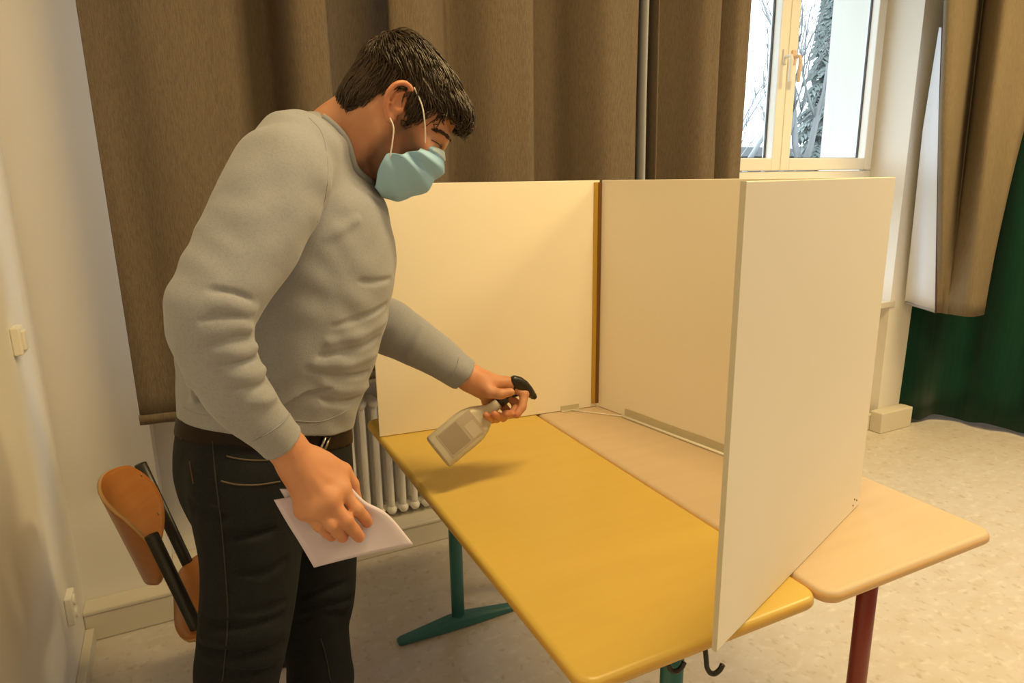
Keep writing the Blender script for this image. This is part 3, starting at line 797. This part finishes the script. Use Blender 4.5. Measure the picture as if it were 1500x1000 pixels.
# ---- body
bd = Field((-.24, .93, 0.0), (.90, 1.72, 1.86), .0036)
slim = [(z, x, y, a-.022, b-.022, w_) for z, x, y, a, b, w_ in torso]
bd.add(loft(slim), .02)
bd.chain([RSH, P(460, 232, 1.335), P(490, 268, 1.40), LSH], [.050, .042, .04, .042], .03)
bd.chain(pp(arm_r), rr(arm_r, -.011), .02); bd.chain(pp(arm_l), rr(arm_l, -.011), .02)
bd.chain(pp(leg_r), rr(leg_r, -.012), .02); bd.chain(pp(leg_l), rr(leg_l, -.012), .02)
for L in (leg_r, leg_l):
    e = L[-1][0]; bd.chain([e, Vector((e.x+.02, e.y, .045)), Vector((e.x+.15, e.y-.02, .035))], [.045, .04, .03], .02)
# neck and head
bd.add(cone(hw(-.012, 0, -.02), P(502, 214, 1.365), .064*HS, .070), .03)
bd.add(cone(P(502, 214, 1.365), P(470, 262, 1.36), .070, .09), .04)
hball((.016, 0, .034), (.090, .073, .084), bd, .02)
hball((.05, 0, -.032), (.056, .058, .080), bd, .03)
bd.chain([hw(.020, -.048, -.046), hw(.054, -.040, -.078), hw(.088, -.018, -.096)], [.020*HS, .019*HS, .018*HS], .025)
bd.chain([hw(.020, .048, -.046), hw(.054, .040, -.078), hw(.088, .018, -.096)], [.020*HS, .019*HS, .018*HS], .025)
hball((.093, 0, -.092), .021, bd, .02)
bd.add(cone(hw(.095, -.036, .020), hw(.101, -.008, .018), .012*HS, .012*HS), .014); bd.add(cone(hw(.095, .036, .020), hw(.101, .008, .018), .012*HS, .012*HS), .014)
for s in (-1, 1):
    hball((.074, s*.046, -.020), (.024, .020, .018), bd, .02)
    bd.sub(ell(hw(.112, s*.030, -.003), [.015*HS, .017*HS, .012*HS], HRn), .012)
    hball((.0905, s*.031, -.004), .0135, bd, .004)                     # lowered eyelid over the eyeball
    bd.add(cone(hw(.102, s*.018, .000), hw(.094, s*.046, -.004), .0028*HS, .0024*HS), .004)
bd.add(cone(hw(.106, 0, .008), hw(.124, 0, -.028), .0085*HS, .012*HS), .012)
hball((.116, 0, -.034), (.012, .018, .010), bd, .01)
bd.add(cone(hw(.104, -.02, -.068), hw(.104, .02, -.068), .010*HS, .010*HS), .008)
# ears
for s in (-1, 1):
    e = [(.012, .070, .012), (.012, .073, .022), (.002, .078, .031), (-.012, .081, .030), (-.021, .084, .017), (-.0215, .083, .0), (-.014, .079, -.014), (-.001, .074, -.026), (.009, .072, -.030), (.013, .070, -.022)]
    bd.add(ell(hw(-.004, s*.072, .0), [.0175*HS, .005*HS, .026*HS], HRn @ np.array(Matrix.Rotation(D_(-22), 3, 'Y') @ Matrix.Rotation(D_(10*s), 3, 'Z'))), .004)
    bd.chain([hw(x, s*y, z) for x, y, z in spline(e, 4)], [.0042*HS]*(4*(len(e)-1)+1), .0025)
    hball((.007, s*.072, -.026), (.008, .005, .008), bd, .005)
    bd.chain([hw(.009, s*.076, -.012), hw(-.006, s*.079, -.006), hw(-.010, s*.079, .008), hw(-.002, s*.077, .020)], [.003*HS]*4, .003)
    hball((.012, s*.073, -.006), (.004, .006, .006), bd, .004)
    bd.sub(ell(hw(.002, s*.084, -.002), [.0075*HS, .009*HS, .009*HS], HRn), .003)
# right hand, fingers laid over the paper
def hand(F, wrist, palm, fingers, rs, kp=.014):
    for p, r in palm: F.add(cone(wrist[0], p, wrist[1], r), kp)
    for i in range(len(palm)-1): F.add(cone(palm[i][0], palm[i+1][0], palm[i][1], palm[i+1][1]), kp)
    for f, r in zip(fingers, rs):
        F.add(cone(f[0], f[1], r*1.08, r), .007)
        for i in range(1, len(f)-1): F.add(cone(f[i], f[i+1], r*(1.0-.06*(i-1)), r*(1-.06*i)), .0025)
        F.add(ell(f[1], (r*1.08,)*3), .004)
WR = P(424, 660, 1.09)
bd.chain([P(400, 632, 1.08), WR, P(440, 684, 1.092)], [rad(50, WR), rad(50, WR), rad(56, WR)], .015)
K_i, K_m, K_r, K_l = P(499, 716, 1.082), P(480, 730, 1.066), P(462, 741, 1.068), P(446, 747, 1.085)
fr = [[K_i, P(522, 745, 1.068), P(533, 757, 1.074), P(538, 765, 1.080)],
      [K_m, P(507, 762, 1.052), P(519, 777, 1.057), P(526, 786, 1.064)],
      [K_r, P(486, 768, 1.054), P(496, 780, 1.060), P(502, 787, 1.067)],
      [K_l, P(467, 769, 1.071), P(478, 779, 1.077), P(486, 786, 1.083)]]
hand(bd, (P(436, 678, 1.092), .026), [(K_i, .0155), (K_m, .0165), (K_r, .016), (K_l, .0145)], fr, [.0112, .0116, .0110, .0098])
bd.add(cone(P(462, 672, 1.10), P(492, 700, 1.098), .020, .0165), .016)
th = [P(476, 676, 1.105), P(503, 689, 1.108), P(516, 709, 1.110), P(523, 733, 1.108)]
bd.chain(th, [.0165, .0135, .0115, .0095], .005, .012)
for a, b in ((WR, K_i), (WR, K_m), (WR, K_r)): bd.add(cone(Vector(a).lerp(b, .35)+Vector((0, -.017, .004)), Vector(b)+Vector((0, -.009, .002)), .0035, .005), .008)
# left hand, closed round the bottle's neck, forefinger on the trigger
YB = 1.44
WL = P(690, 554, 1.455)
bd.chain([P(668, 541, 1.468), WL, P(706, 562, 1.452)], [rad(30, WL), rad(38, WL), rad(42, WL)], .012)
Ki, Km, Kr, Kl = P(744, 563, 1.445), P(738, 572, 1.462), P(728, 582, 1.472), P(716, 590, 1.478)
fl = [[Ki, P(768, 577, 1.425), P(765, 596, 1.408), P(757, 607, 1.402)],
      [Km, P(757, 592, 1.445), P(752, 606, 1.420), P(741, 606, 1.400)],
      [Kr, P(744, 604, 1.455), P(737, 612, 1.425), P(724, 606, 1.398)],
      [Kl, P(728, 613, 1.462), P(720, 615, 1.432), P(712, 608, 1.405)]]
hand(bd, (P(706, 562, 1.455), .024), [(Ki, .0155), (Km, .0155), (Kr, .015), (Kl, .014)], fl, [.0112, .0112, .0106, .0096])
bd.chain([P(704, 562, 1.44), P(718, 574, 1.415), P(733, 577, 1.396), P(748, 574, 1.388)], [.019, .015, .012, .010], .006, .014)
bd.add(cone(P(706, 560, 1.45), P(742, 560, 1.437), .02, .013), .014)
me_b, V, F = bd.mesh('person', 1)
# skin tints: beard shadow on jaw and cheek, redder ears and fingertips
L = ((V-np.array(HO)) @ HRn)/HS
tint = np.tile(np.array([.56, .27, .155]), (len(V), 1))
def blend(w, c): 
    w = np.clip(w, 0, 1)[:, None]; tint[:] = tint*(1-w)+np.array(c)*w
sm = lambda v, a, b: np.clip((v-a)/(b-a), 0, 1)
inh = (np.abs(L).max(1) < .16)
line = .004-.6*np.maximum(0, L[:, 0]-.045)
beard = inh*sm(line-L[:, 2], 0, .022)*sm(L[:, 0], .006, .024)*sm(L[:, 2], -.16, -.12)
blend(.95*beard, (.13, .065, .04))
ear = inh*sm(np.abs(L[:, 1]), .072, .079)*(np.abs(L[:, 0]) < .03)*(np.abs(L[:, 2]) < .04); blend(.4*ear, (.62, .20, .11))
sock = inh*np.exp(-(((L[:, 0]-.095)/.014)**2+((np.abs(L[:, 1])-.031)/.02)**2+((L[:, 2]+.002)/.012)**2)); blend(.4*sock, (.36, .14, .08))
for f in (fr, fl):
    for q in f:
        dd = np.linalg.norm(V-np.array(q[-1]), axis=1); blend(.45*np.exp(-(dd/.016)**2), (.62, .20, .11))
ca = me_b.color_attributes.new('tint', 'FLOAT_COLOR', 'POINT')
ca.data.foreach_set('color', np.concatenate([tint, np.ones((len(V), 1))], 1).astype(np.float32).ravel())
man = link_mesh('person', me_b, m_skin)
tag(man, 'man in grey sweater, dark jeans and blue face mask leaning over the yellow table', 'person')
body_bvh = BVHTree.FromPolygons(V.tolist(), F.tolist())
def on_surf(bvh, px, py, off=.001):
    d = (P(px, py, 1.2)-CP).normalized()
    h = bvh.ray_cast(CP, d)
    if h[0] is None: return P(px, py, 1.3)
    return h[0] + h[1]*off if h[1].dot(d) < 0 else h[0]-h[1]*off
sweater = link_mesh('sweater', sw_me, m_knit, man)
def collar_px(x, y):
    """walks across the neckline to where knit gives way to skin"""
    last = None
    for k in range(-30, 26):
        q = (x+.81*k, y-.585*k); d = (P(q[0], q[1], 1.2)-CP).normalized()
        a = sw_bvh.ray_cast(CP, d); b = body_bvh.ray_cast(CP, d)
        if a[0] is not None and (b[0] is None or a[3] < b[3]): last = (q, a[0], a[1], d)
    if last is None: return None
    return last[1] + (last[2] if last[2].dot(last[3]) < 0 else -last[2])*.0006 - Vector((.003, 0, 0))
cpx = spline([(478, 169, 0), (490, 184, 0), (503, 205, 0), (518, 230, 0), (533, 250, 0), (548, 267, 0)], 4)
cw = [q for q in (collar_px(q.x, q.y) for q in cpx) if q is not None]
for _ in range(4): cw = [cw[0]]+[(a+b*2+c)/4 for a, b, c in zip(cw[:-2], cw[1:-1], cw[2:])]+[cw[-1]]
tube('collar', cw, .0085, m_rib, sweater, 10)
tube('sleeve_seam', [on_surf(sw_bvh, *q, .0001) for q in [(x.x, x.y) for x in spline([(452, 172, 0), (470, 192, 0), (478, 222, 0), (480, 262, 0), (474, 300, 0), (464, 326, 0)], 5)]], .0007, m_rib, sweater, 6)
for k, pts in enumerate(([(372, 646), (392, 634), (412, 620), (424, 606)], [(672, 524), (668, 540), (658, 556)])):
    tube('cuff_seam', [on_surf(sw_bvh, q.x, q.y) for q in spline([(x, y, 0) for x, y in pts], 4)], .0009, m_rib, sweater, 6)
tube('hem_seam', [on_surf(sw_bvh, q.x, q.y, .0) for q in spline([(268, 596, 0), (290, 606, 0), (330, 612, 0)], 5)], .0009, m_rib, sweater, 6)
tube('hem_seam', [on_surf(sw_bvh, q.x, q.y, .0) for q in spline([(432, 616, 0), (470, 617, 0), (505, 603, 0), (518, 592, 0)], 5)], .0009, m_rib, sweater, 6)

# ---- jeans
jn = Field((-.22, 1.08, .06), (.50, 1.68, 1.20), .0042)
hips = sections([(560, 278, 500, .16, D_(-14), 1.36), (610, 270, 510, .164, D_(-13), 1.36), (640, 266, 511, .168, D_(-13), 1.36), (670, 266, 513, .172, D_(-13), 1.36), (700, 273, 515, .172, D_(-12), 1.36), (730, 286, 516, .16, D_(-12), 1.36), (765, 304, 515, .13, D_(-10), 1.36)], None, None, None)
jn.add(loft(hips), .02)
jn.chain(*smooth_limb(pp(leg_l), rr(leg_l)), .02, .03)
leg = Field((-.22, 1.08, .06), (.50, 1.68, 1.20), .0042); leg.chain(*smooth_limb(pp(leg_r), rr(leg_r)), .02)
k = .012; h = np.clip(.5+.5*(jn.D-leg.D)/k, 0, 1); jn.D = jn.D*(1-h)+leg.D*h-k*h*(1-h); del leg
jn.add(ell(P(332, 690, 1.33), (.070, .09, .080)), .03)
sw = jn
for g in ([(298, 768), (340, 784), (400, 776)], [(296, 905), (350, 918), (412, 902)], [(293, 948), (345, 958), (402, 946)], [(416, 880), (385, 893), (350, 890)], [(294, 975), (340, 985), (398, 974)],
          [(508, 852), (475, 866), (440, 872)], [(506, 898), (470, 898), (430, 908)], [(510, 876), (480, 884), (450, 890)], [(420, 820), (390, 838), (350, 836)], [(512, 730), (480, 750), (440, 760)], [(280, 735), (300, 752), (330, 756)]): sw.fold(g, .007, .012, depth=.003, groove=True)
for g in ([(414, 925), (385, 934), (350, 936)], [(296, 930), (320, 936), (350, 936)], [(512, 866), (485, 873), (455, 880)], [(510, 888), (478, 890), (445, 898)], [(296, 758), (310, 770), (335, 770)], [(408, 962), (380, 970), (340, 970)]): sw.fold(g, .008, .018, depth=-.005)
jn.cut(belt_pts[0]-hem_n*.02, -hem_n)
for L in (leg_r, leg_l): pass
me_j, V, F = jn.mesh('jeans', 1)
j_bvh = BVHTree.FromPolygons(V.tolist(), F.tolist())
jeans = link_mesh('jeans', me_j, m_jean, man)
def seam(name, pxs, r, m, parent, bvh, sub=6):
    tube(name, [on_surf(bvh, q.x, q.y, .0006) for q in spline([(x, y, 0) for x, y in pxs], sub)], r, m, parent, 5)
seam('pocket_stitch', [(332, 668), (350, 672), (370, 674), (394, 674)], .0016, m_stitch, jeans, j_bvh)
seam('pocket_stitch', [(324, 704), (345, 709), (375, 710), (410, 705)], .0016, m_stitch, jeans, j_bvh)
seam('side_seam', [(312, 645), (316, 700), (324, 760), (330, 830), (334, 900), (330, 960), (326, 998)], .0013, mat('denim_seam', (.024, .028, .030), .85), jeans, j_bvh)
seam('back_pocket', [(279, 676), (281, 690), (284, 708)], .002, mat('pocket_brown', (.06, .03, .018), .7), jeans, j_bvh, 3)
seam('leg_seam', [(470, 935), (478, 965), (484, 998)], .0012, mat('denim_seam', (.024, .028, .030), .85), jeans, j_bvh, 4)
# ---- belt
bl = Field((-.22, 1.08, .92), (.50, 1.68, 1.18), .004)
bl.add(loft(hips, .003), .01)
bl.cut(belt_pts[0]-hem_n*.012, -hem_n); bl.cut(belt_pts[0]+hem_n*.032, hem_n)
me_l, V, F = bl.mesh('belt', 1); belt = link_mesh('belt', me_l, m_belt, man)
l_bvh = BVHTree.FromPolygons(V.tolist(), F.tolist())
q = [on_surf(l_bvh, *x, .004) for x in ((474, 640), (480, 640), (474, 656), (468, 656))]
tube('buckle', [q[0], q[1], q[2], q[3]], .003, m_steel, belt, 6, close=True)
# ---- shoes
for L in (leg_r, leg_l):
    e = L[-1][0]; s = Field((e.x-.12, e.y-.1, -.002), (e.x+.26, e.y+.08, .16), .005)
    s.chain([Vector((e.x-.03, e.y, .05)), Vector((e.x+.06, e.y-.008, .05)), Vector((e.x+.17, e.y-.022, .042))], [.046, .048, .04], .02)
    s.add(cone((e.x-.01, e.y, .06), (e.x, e.y, .12), .05, .05), .02); s.cut((0, 0, .001), (0, 0, -1)); s.cut((0, 0, .125), (0, 0, 1))
    m_, V, F = s.mesh('shoe'); link_mesh('shoe', m_, m_shoe, man)
# ---- hair
hf = Field(np.array(HO)-.17, np.array(HO)+.17, .0034)
zx = np.array([(-.13, -.03), (-.085, -.066), (-.06, -.066), (-.036, -.042), (-.030, -.010), (-.022, .030), (.002, .036), (.008, .012), (.018, .004), (.030, -.006), (.040, .0), (.050, .034), (.075, .046), (.095, .053), (.11, .058), (.14, .068)])
def hairfn(X, Y, Z):
    x, y, z = X-HO.x, Y-HO.y, Z-HO.z
    l = [(HRn[0, i]*x+HRn[1, i]*y+HRn[2, i]*z)/HS for i in range(3)]
    lx, ly, lz = l
    def el(c, r):
        q = [(lx-c[0])/r[0], (ly-c[1])/r[1], (lz-c[2])/r[2]]
        k0 = np.sqrt(q[0]**2+q[1]**2+q[2]**2); k1 = np.sqrt((q[0]/r[0])**2+(q[1]/r[1])**2+(q[2]/r[2])**2)
        return k0*(k0-1)/np.maximum(k1, 1e-5)
    d = el((.015, 0, .030), (.097, .079, .090))
    for c, r in (((-.03, 0, .055), (.060, .068, .062)), ((.075, 0, .068), (.046, .062, .034)), ((-.045, 0, -.015), (.040, .060, .055))):
        e = el(c, r); h = np.clip(.5+.5*(d-e)/.02, 0, 1); d = d*(1-h)+e*h-.02*h*(1-h)
    zh = np.interp(lx, zx[:, 0], zx[:, 1]) + .012*np.sin(lx*160)*.25
    c = (zh-lz)*.75 - .004*np.sin(lx*210+ly*90)*np.sin(ly*170)
    return np.maximum(d, c)*HS
hf.add((hairfn, np.array(HO)-.165, np.array(HO)+.165), .001)
me_h, V, F = hf.mesh('hair', 2)
hair = link_mesh('hair', me_h, m_hair, man)
h_bvh = BVHTree.FromPolygons(V.tolist(), F.tolist())
N = np.zeros((len(me_h.vertices), 3)); 
nn = np.empty(len(me_h.vertices)*3, np.float32); me_h.vertices.foreach_get('normal', nn); N = nn.reshape(-1, 3)
bm = bmesh.new(); Ll = ((V-np.array(HO)) @ HRn)/HS
sel = [i for i in rng.permutation(len(V)) if (Ll[i]-np.array([.015, 0, .034])) @ ((N[i]) @ HRn) > .045 and Ll[i][2] > -.061][:3800]
whorl = np.array([-.055, .008, .10])
for i in sel:
    p = Vector(V[i]); n = Vector(N[i]).normalized(); l = Ll[i]
    rel = l-whorl; 
    d = Vector((rel[0]*.6+.055*(1 if l[2] > .045 or l[0] > .02 else -.2), rel[1]*1.0, rel[2]*.8-.02))
    if l[2] < .05 and l[0] < .0: d = Vector((.10*max(0, l[0]+.02), rel[1]*.2, -.1))
    if l[2] < .045 and l[0] > .0: d = Vector((.02, 0, -.1))
    d = HR @ d.normalized() + Vector(rng.normal(0, .22, 3)); 
    ln = rng.uniform(.016, .030) if l[2] < .03 else rng.uniform(.024, .046)
    lift = rng.uniform(.05, .22) if l[2] > .03 else rng.uniform(.08, .2)
    pts = []; q = p - n*.0008
    for s_ in range(5):
        pts.append(q.copy()); t = (d-n*d.dot(n)).normalized(); q = q+(t+n*(lift*(1-s_*.35))).normalized()*ln*HS/4
        nr = h_bvh.find_nearest(q)
        if nr[0] is not None and s_ > 0: n = nr[1]
    w0 = rng.uniform(.0011, .0019)
    add_tube(bm, pts, [w0, w0, w0*.9, w0*.65, w0*.15], 3)
obj('strands', bm, m_hair, hair, smooth=True)
# ---- eyebrow, lashes
def bsurf(x, y, o=.0): return on_surf(body_bvh, x, y, o)
bm = bmesh.new()
for k in range(60):
    f = k/59; c = spline([(633, 189, 0), (644, 192, 0), (653, 198, 0), (658, 207, 0)], 20)[int(f*60)]
    a = bsurf(c.x+rng.normal(0, .8), c.y+rng.normal(0, 1.6), .0008); b = bsurf(c.x+4+rng.normal(0, 1), c.y+4+rng.normal(0, 1), .0022)
    if (a-b).length < .02: add_tube(bm, [a, (a+b)/2+Vector((0, -.001, 0)), b], [.0011, .0009, .0003], 3)
add_tube(bm, [bsurf(q.x, q.y, .0002) for q in spline([(632, 189, 0), (644, 192, 0), (653, 198, 0), (659, 207, 0)], 6)], .0012, 6)
obj('eyebrow', bm, m_hair, man, smooth=True)
ey = spline([(632, 205, 0), (638, 208, 0), (644, 212, 0), (647, 215, 0)], 4)
tube('eyelashes', [bsurf(q.x, q.y, .0008) for q in ey], [.0009]*len(ey), m_hair, man, 5)
def far_side(q, off):
    l = (HR.transposed() @ (Vector(q)-HO))/HS
    h = body_bvh.find_nearest(hw(l.x, -l.y, l.z)); return h[0]+h[1]*off
tube('eyebrow', [far_side(bsurf(q.x, q.y), .0012) for q in spline([(632, 189, 0), (644, 192, 0), (653, 198, 0), (659, 207, 0)], 6)], .0026, m_hair, man, 6)
tube('eyelashes', [far_side(bsurf(q.x, q.y), .0008) for q in ey], .0009, m_hair, man, 5)
# ---- face mask
bm = bmesh.new(); rows = []; NV, NU = 26, 33
Cl = spline([(.118, 0, .004), (.133, 0, -.012), (.140, 0, -.034), (.138, 0, -.060), (.131, 0, -.088), (.108, 0, -.116), (.082, 0, -.131)], 6)
El = spline([(.083, .056, -.012), (.077, .067, -.026), (.068, .073, -.042), (.057, .075, -.058), (.040, .075, -.074), (.044, .070, -.100), (.060, .058, -.128)], 6)
NVm = len(Cl)
for i in range(NVm):
    row = []; v = i/(NVm-1)
    for j in range(NU):
        u = -1+2*j/(NU-1); a = abs(u); s = 1 if u > 0 else -1
        C, E = Cl[i], El[i]
        f = a**1.9
        x = C.x+(E.x-C.x)*f; y = s*E.y*math.sin(a*PI/2)**.9; z = C.z+(E.z-C.z)*f
        pl = (.0042*(abs(((v*3.5+.1) % 1)*2-1)-.5)*2*(1 if .12 < v < .88 else 0)) + .006*max(0, a-.5)*math.sin(v*PI*9)
        n = Vector((1-f*.8, s*f*.8, 0)).normalized()
        row.append(hw(*(Vector((x, y, z))+n*pl)))
    rows.append(row)
grid_mesh(bm, rows); fm = obj('face_mask', bm, m_mask, man, smooth=True); fm['label'] = 'light blue pleated face mask'
md = fm.modifiers.new('t', 'SOLIDIFY'); md.thickness = .0012; md.offset = 0
bm = bmesh.new(); grid_mesh(bm, [[Vector(q)+HR @ Vector((.0012, 0, .0012)) for q in rows[i][2:-2]] for i in range(0, 6)])
o = obj('nose_band', bm, m_maskband, fm, smooth=True); o.modifiers.new('t', 'SOLIDIFY').thickness = .001
for s in (-1, 1):
    tube('ear_loop', spline([hw(.080, s*.062, -.020), hw(.064, s*.074, -.004), hw(.048, s*.081, .010), hw(.030, s*.082, .024), hw(.004, s*.080, .036)], 6), .0014, m_elastic, fm, 6)
    tube('ear_loop', spline([hw(.046, s*.077, -.076), hw(.034, s*.080, -.056), hw(.020, s*.081, -.036), hw(.006, s*.079, -.028)], 6), .0014, m_elastic, fm, 6)

# ---------------------------------------------------------------- paper in the right hand
bm = bmesh.new()
A = [P(401, 732, 1.108), P(512, 717, 1.096)]; Bq = [P(460, 831, 1.075), P(602, 800, 1.072)]
fold = spline([P(512, 717, 1.094), P(533, 738, 1.088), P(566, 757, 1.084), P(602, 799, 1.074)], 6)
left = spline([P(401, 732, 1.106), P(420, 765, 1.100), P(440, 797, 1.090), P(460, 831, 1.078)], 6)
rows = []
for a, b in zip(left, fold):
    row = [a.lerp(b, k/14) + Vector((0, .004*math.sin(PI*k/14), 0)) for k in range(15)]
    e = (b-a).normalized(); r = .0045
    for k in range(1, 7):
        t = PI*k/6; row.append(b + e*r*math.sin(t) + Vector((0, 1, .1)).normalized()*r*(1-math.cos(t)))
    off = Vector((0, 1, .1)).normalized()*2*r
    for k in range(1, 15):
        row.append(b.lerp(a, k/14)+off + Vector((.0, .0008*math.sin(k*.5), .0)) + (Vector((.012, 0, .012))*(k/14)))
    rows.append(row)
grid_mesh(bm, rows); pa = obj('paper_sheet', bm, m_paper, None, smooth=True)
md = pa.modifiers.new('t', 'SOLIDIFY'); md.thickness = .0014; md.offset = 0
tag(pa, 'folded lilac paper sheet held in the man\'s right hand beside his jeans', 'paper')

# ---------------------------------------------------------------- spray bottle
b0, b1 = P(641, 663, YB-.005), P(731, 589, 1.437)
axis = (b1-b0); BL = axis.length; axis.normalize()
toC = (CP-b0).normalized(); wd = axis.cross(toC).normalized(); fdir = wd.cross(axis).normalized()
if fdir.dot(toC) < 0: fdir = -fdir
sb = empty('spray_bottle', b0, 'translucent white spray bottle with black trigger head in the man\'s left hand', 'bottle')
prof = [(0, .0335, .020), (.006, .0385, .0235), (.02, .0395, .0245), (.45, .040, .025), (.56, .0385, .0245), (.66, .033, .0225), (.76, .0235, .0185), (.84, .0165, .0155), (.90, .0145, .0145), (1.02, .0140, .0140)]
bm = bmesh.new(); rows = []
for t, w_, d_ in prof:
    c = b0+axis*BL*t; row = []; w_ *= 1.14 if t < .8 else 1
    for k in range(32):
        a = 2*PI*k/32; ca, sa = math.cos(a), math.sin(a); e = .62 if t < .7 else 1
        row.append(c + wd*w_*math.copysign(abs(ca)**e, ca) + fdir*d_*math.copysign(abs(sa)**e, sa))
    rows.append(row)
vs = grid_mesh(bm, rows, True); bm.faces.new(vs[0][::-1]); bm.faces.new(vs[-1])
obj('bottle_body', bm, m_bottle, sb, smooth=True, bevel=.004)
def patch(name, t0, t1, s0, s1, off, m):
    bm = bmesh.new(); rows = []
    for i in range(5):
        t = t0+(t1-t0)*i/4; row = []
        for j in range(9):
            s = s0+(s1-s0)*j/8
            wv = s*.0455; ca = abs(s)**(1/.62); sa = math.sqrt(max(0, 1-ca*ca))**.62
            row.append(b0+axis*BL*t + wd*wv + fdir*(.0251*sa+off))
        rows.append(row)
    grid_mesh(bm, rows); return obj(name, bm, m, sb, smooth=True)
lb_ = patch('label', .10, .62, -.72, .72, .0006, m_label)
patch('label_print', .12, .40, -.66, .60, .0012, m_label2)
patch('label_print', .44, .58, -.20, .62, .0012, mat('label_pale', (.50, .44, .37), .5))
nd = (P(790, 586, 1.44)-P(752, 556, 1.44)).normalized()
hc = P(752, 562, 1.432)
tube('collar', [b0+axis*BL*.98, b0+axis*BL*1.10], .0155, m_black, sb, 20)
bm = bmesh.new()
h0, h1 = P(750, 555, 1.432), P(780, 576, 1.432); upv = Vector((0, -1, 0)).cross(nd).normalized(); 
if upv.z < 0: upv = -upv
rows = []
for f, hh, ww, lift in ((-.05, .006, .006, .0), (.0, .0115, .010, .0), (.25, .0165, .0135, .001), (.55, .0175, .014, .0), (.8, .014, .0125, -.001), (1.0, .0105, .0105, -.003), (1.08, .006, .006, -.003)):
    c = h0.lerp(h1, f)+upv*lift
    rows.append([c + upv*hh*math.cos(2*PI*k/18) + Vector((0, 1, 0))*ww*math.sin(2*PI*k/18) for k in range(18)])
vs = grid_mesh(bm, rows, True); bm.faces.new(vs[0]); bm.faces.new(vs[-1][::-1])
obj('trigger_head', bm, m_black, sb, smooth=True)
tube('nozzle', [h1-nd*.004-upv*.003, h1+nd*.008-upv*.004, h1+nd*.0085-upv*.004, h1+nd*.014-upv*.004], [.009, .009, .0065, .006], m_black, sb, 12)
tube('neck_tube', [b0+axis*BL*1.08, h0.lerp(h1, .25)], .009, m_black, sb, 12)
tube('trigger', spline([h0.lerp(h1, .62)-upv*.01, h0.lerp(h1, .60)-upv*.022-nd*.002, h0.lerp(h1, .5)-upv*.034-nd*.006], 4), .004, m_black, sb, 8)


# ================================================================ LIGHT
w = bpy.data.worlds.new('overcast'); SC.world = w; w.use_nodes = True
bg = w.node_tree.nodes['Background']; bg.inputs[0].default_value = (.80, .92, 1.0, 1); bg.inputs[1].default_value = 3.8
def area(name, loc, size, power, col, rot=(0, 0, 0)):
    l = bpy.data.lights.new(name, 'AREA'); l.shape = 'RECTANGLE'; l.size, l.size_y = size; l.energy = power; l.color = col
    o = bpy.data.objects.new(name, l); COL.objects.link(o); o.location = loc; o.rotation_euler = rot
WARM = (1.0, .72, .32)
area('ceiling_lamp', (1.15, .80, 3.2), (1.25, .3), 50, WARM)
area('ceiling_lamp', (.95, -1.6, 3.2), (1.25, .3), 8, WARM)
area('ceiling_lamp', (3.6, .6, 3.2), (1.25, .3), 100, WARM)
area('ceiling_lamp', (3.4, -1.9, 3.2), (1.25, .3), 14, WARM)
area('right_daylight_fill', (XR-.03, -1.3, 1.75), (1.9, 4.2), 32, (.80, .90, 1.0), (0, PI/2, 0))  # added soft daylight fill at the right wall, which has no window
SC.view_settings.view_transform = 'Standard'; SC.view_settings.look = 'None'
SC.view_settings.exposure = 0.06; SC.view_settings.gamma = 1
SC.cycles.max_bounces = 8; SC.cycles.diffuse_bounces = 5
SC.cycles.use_denoising = True
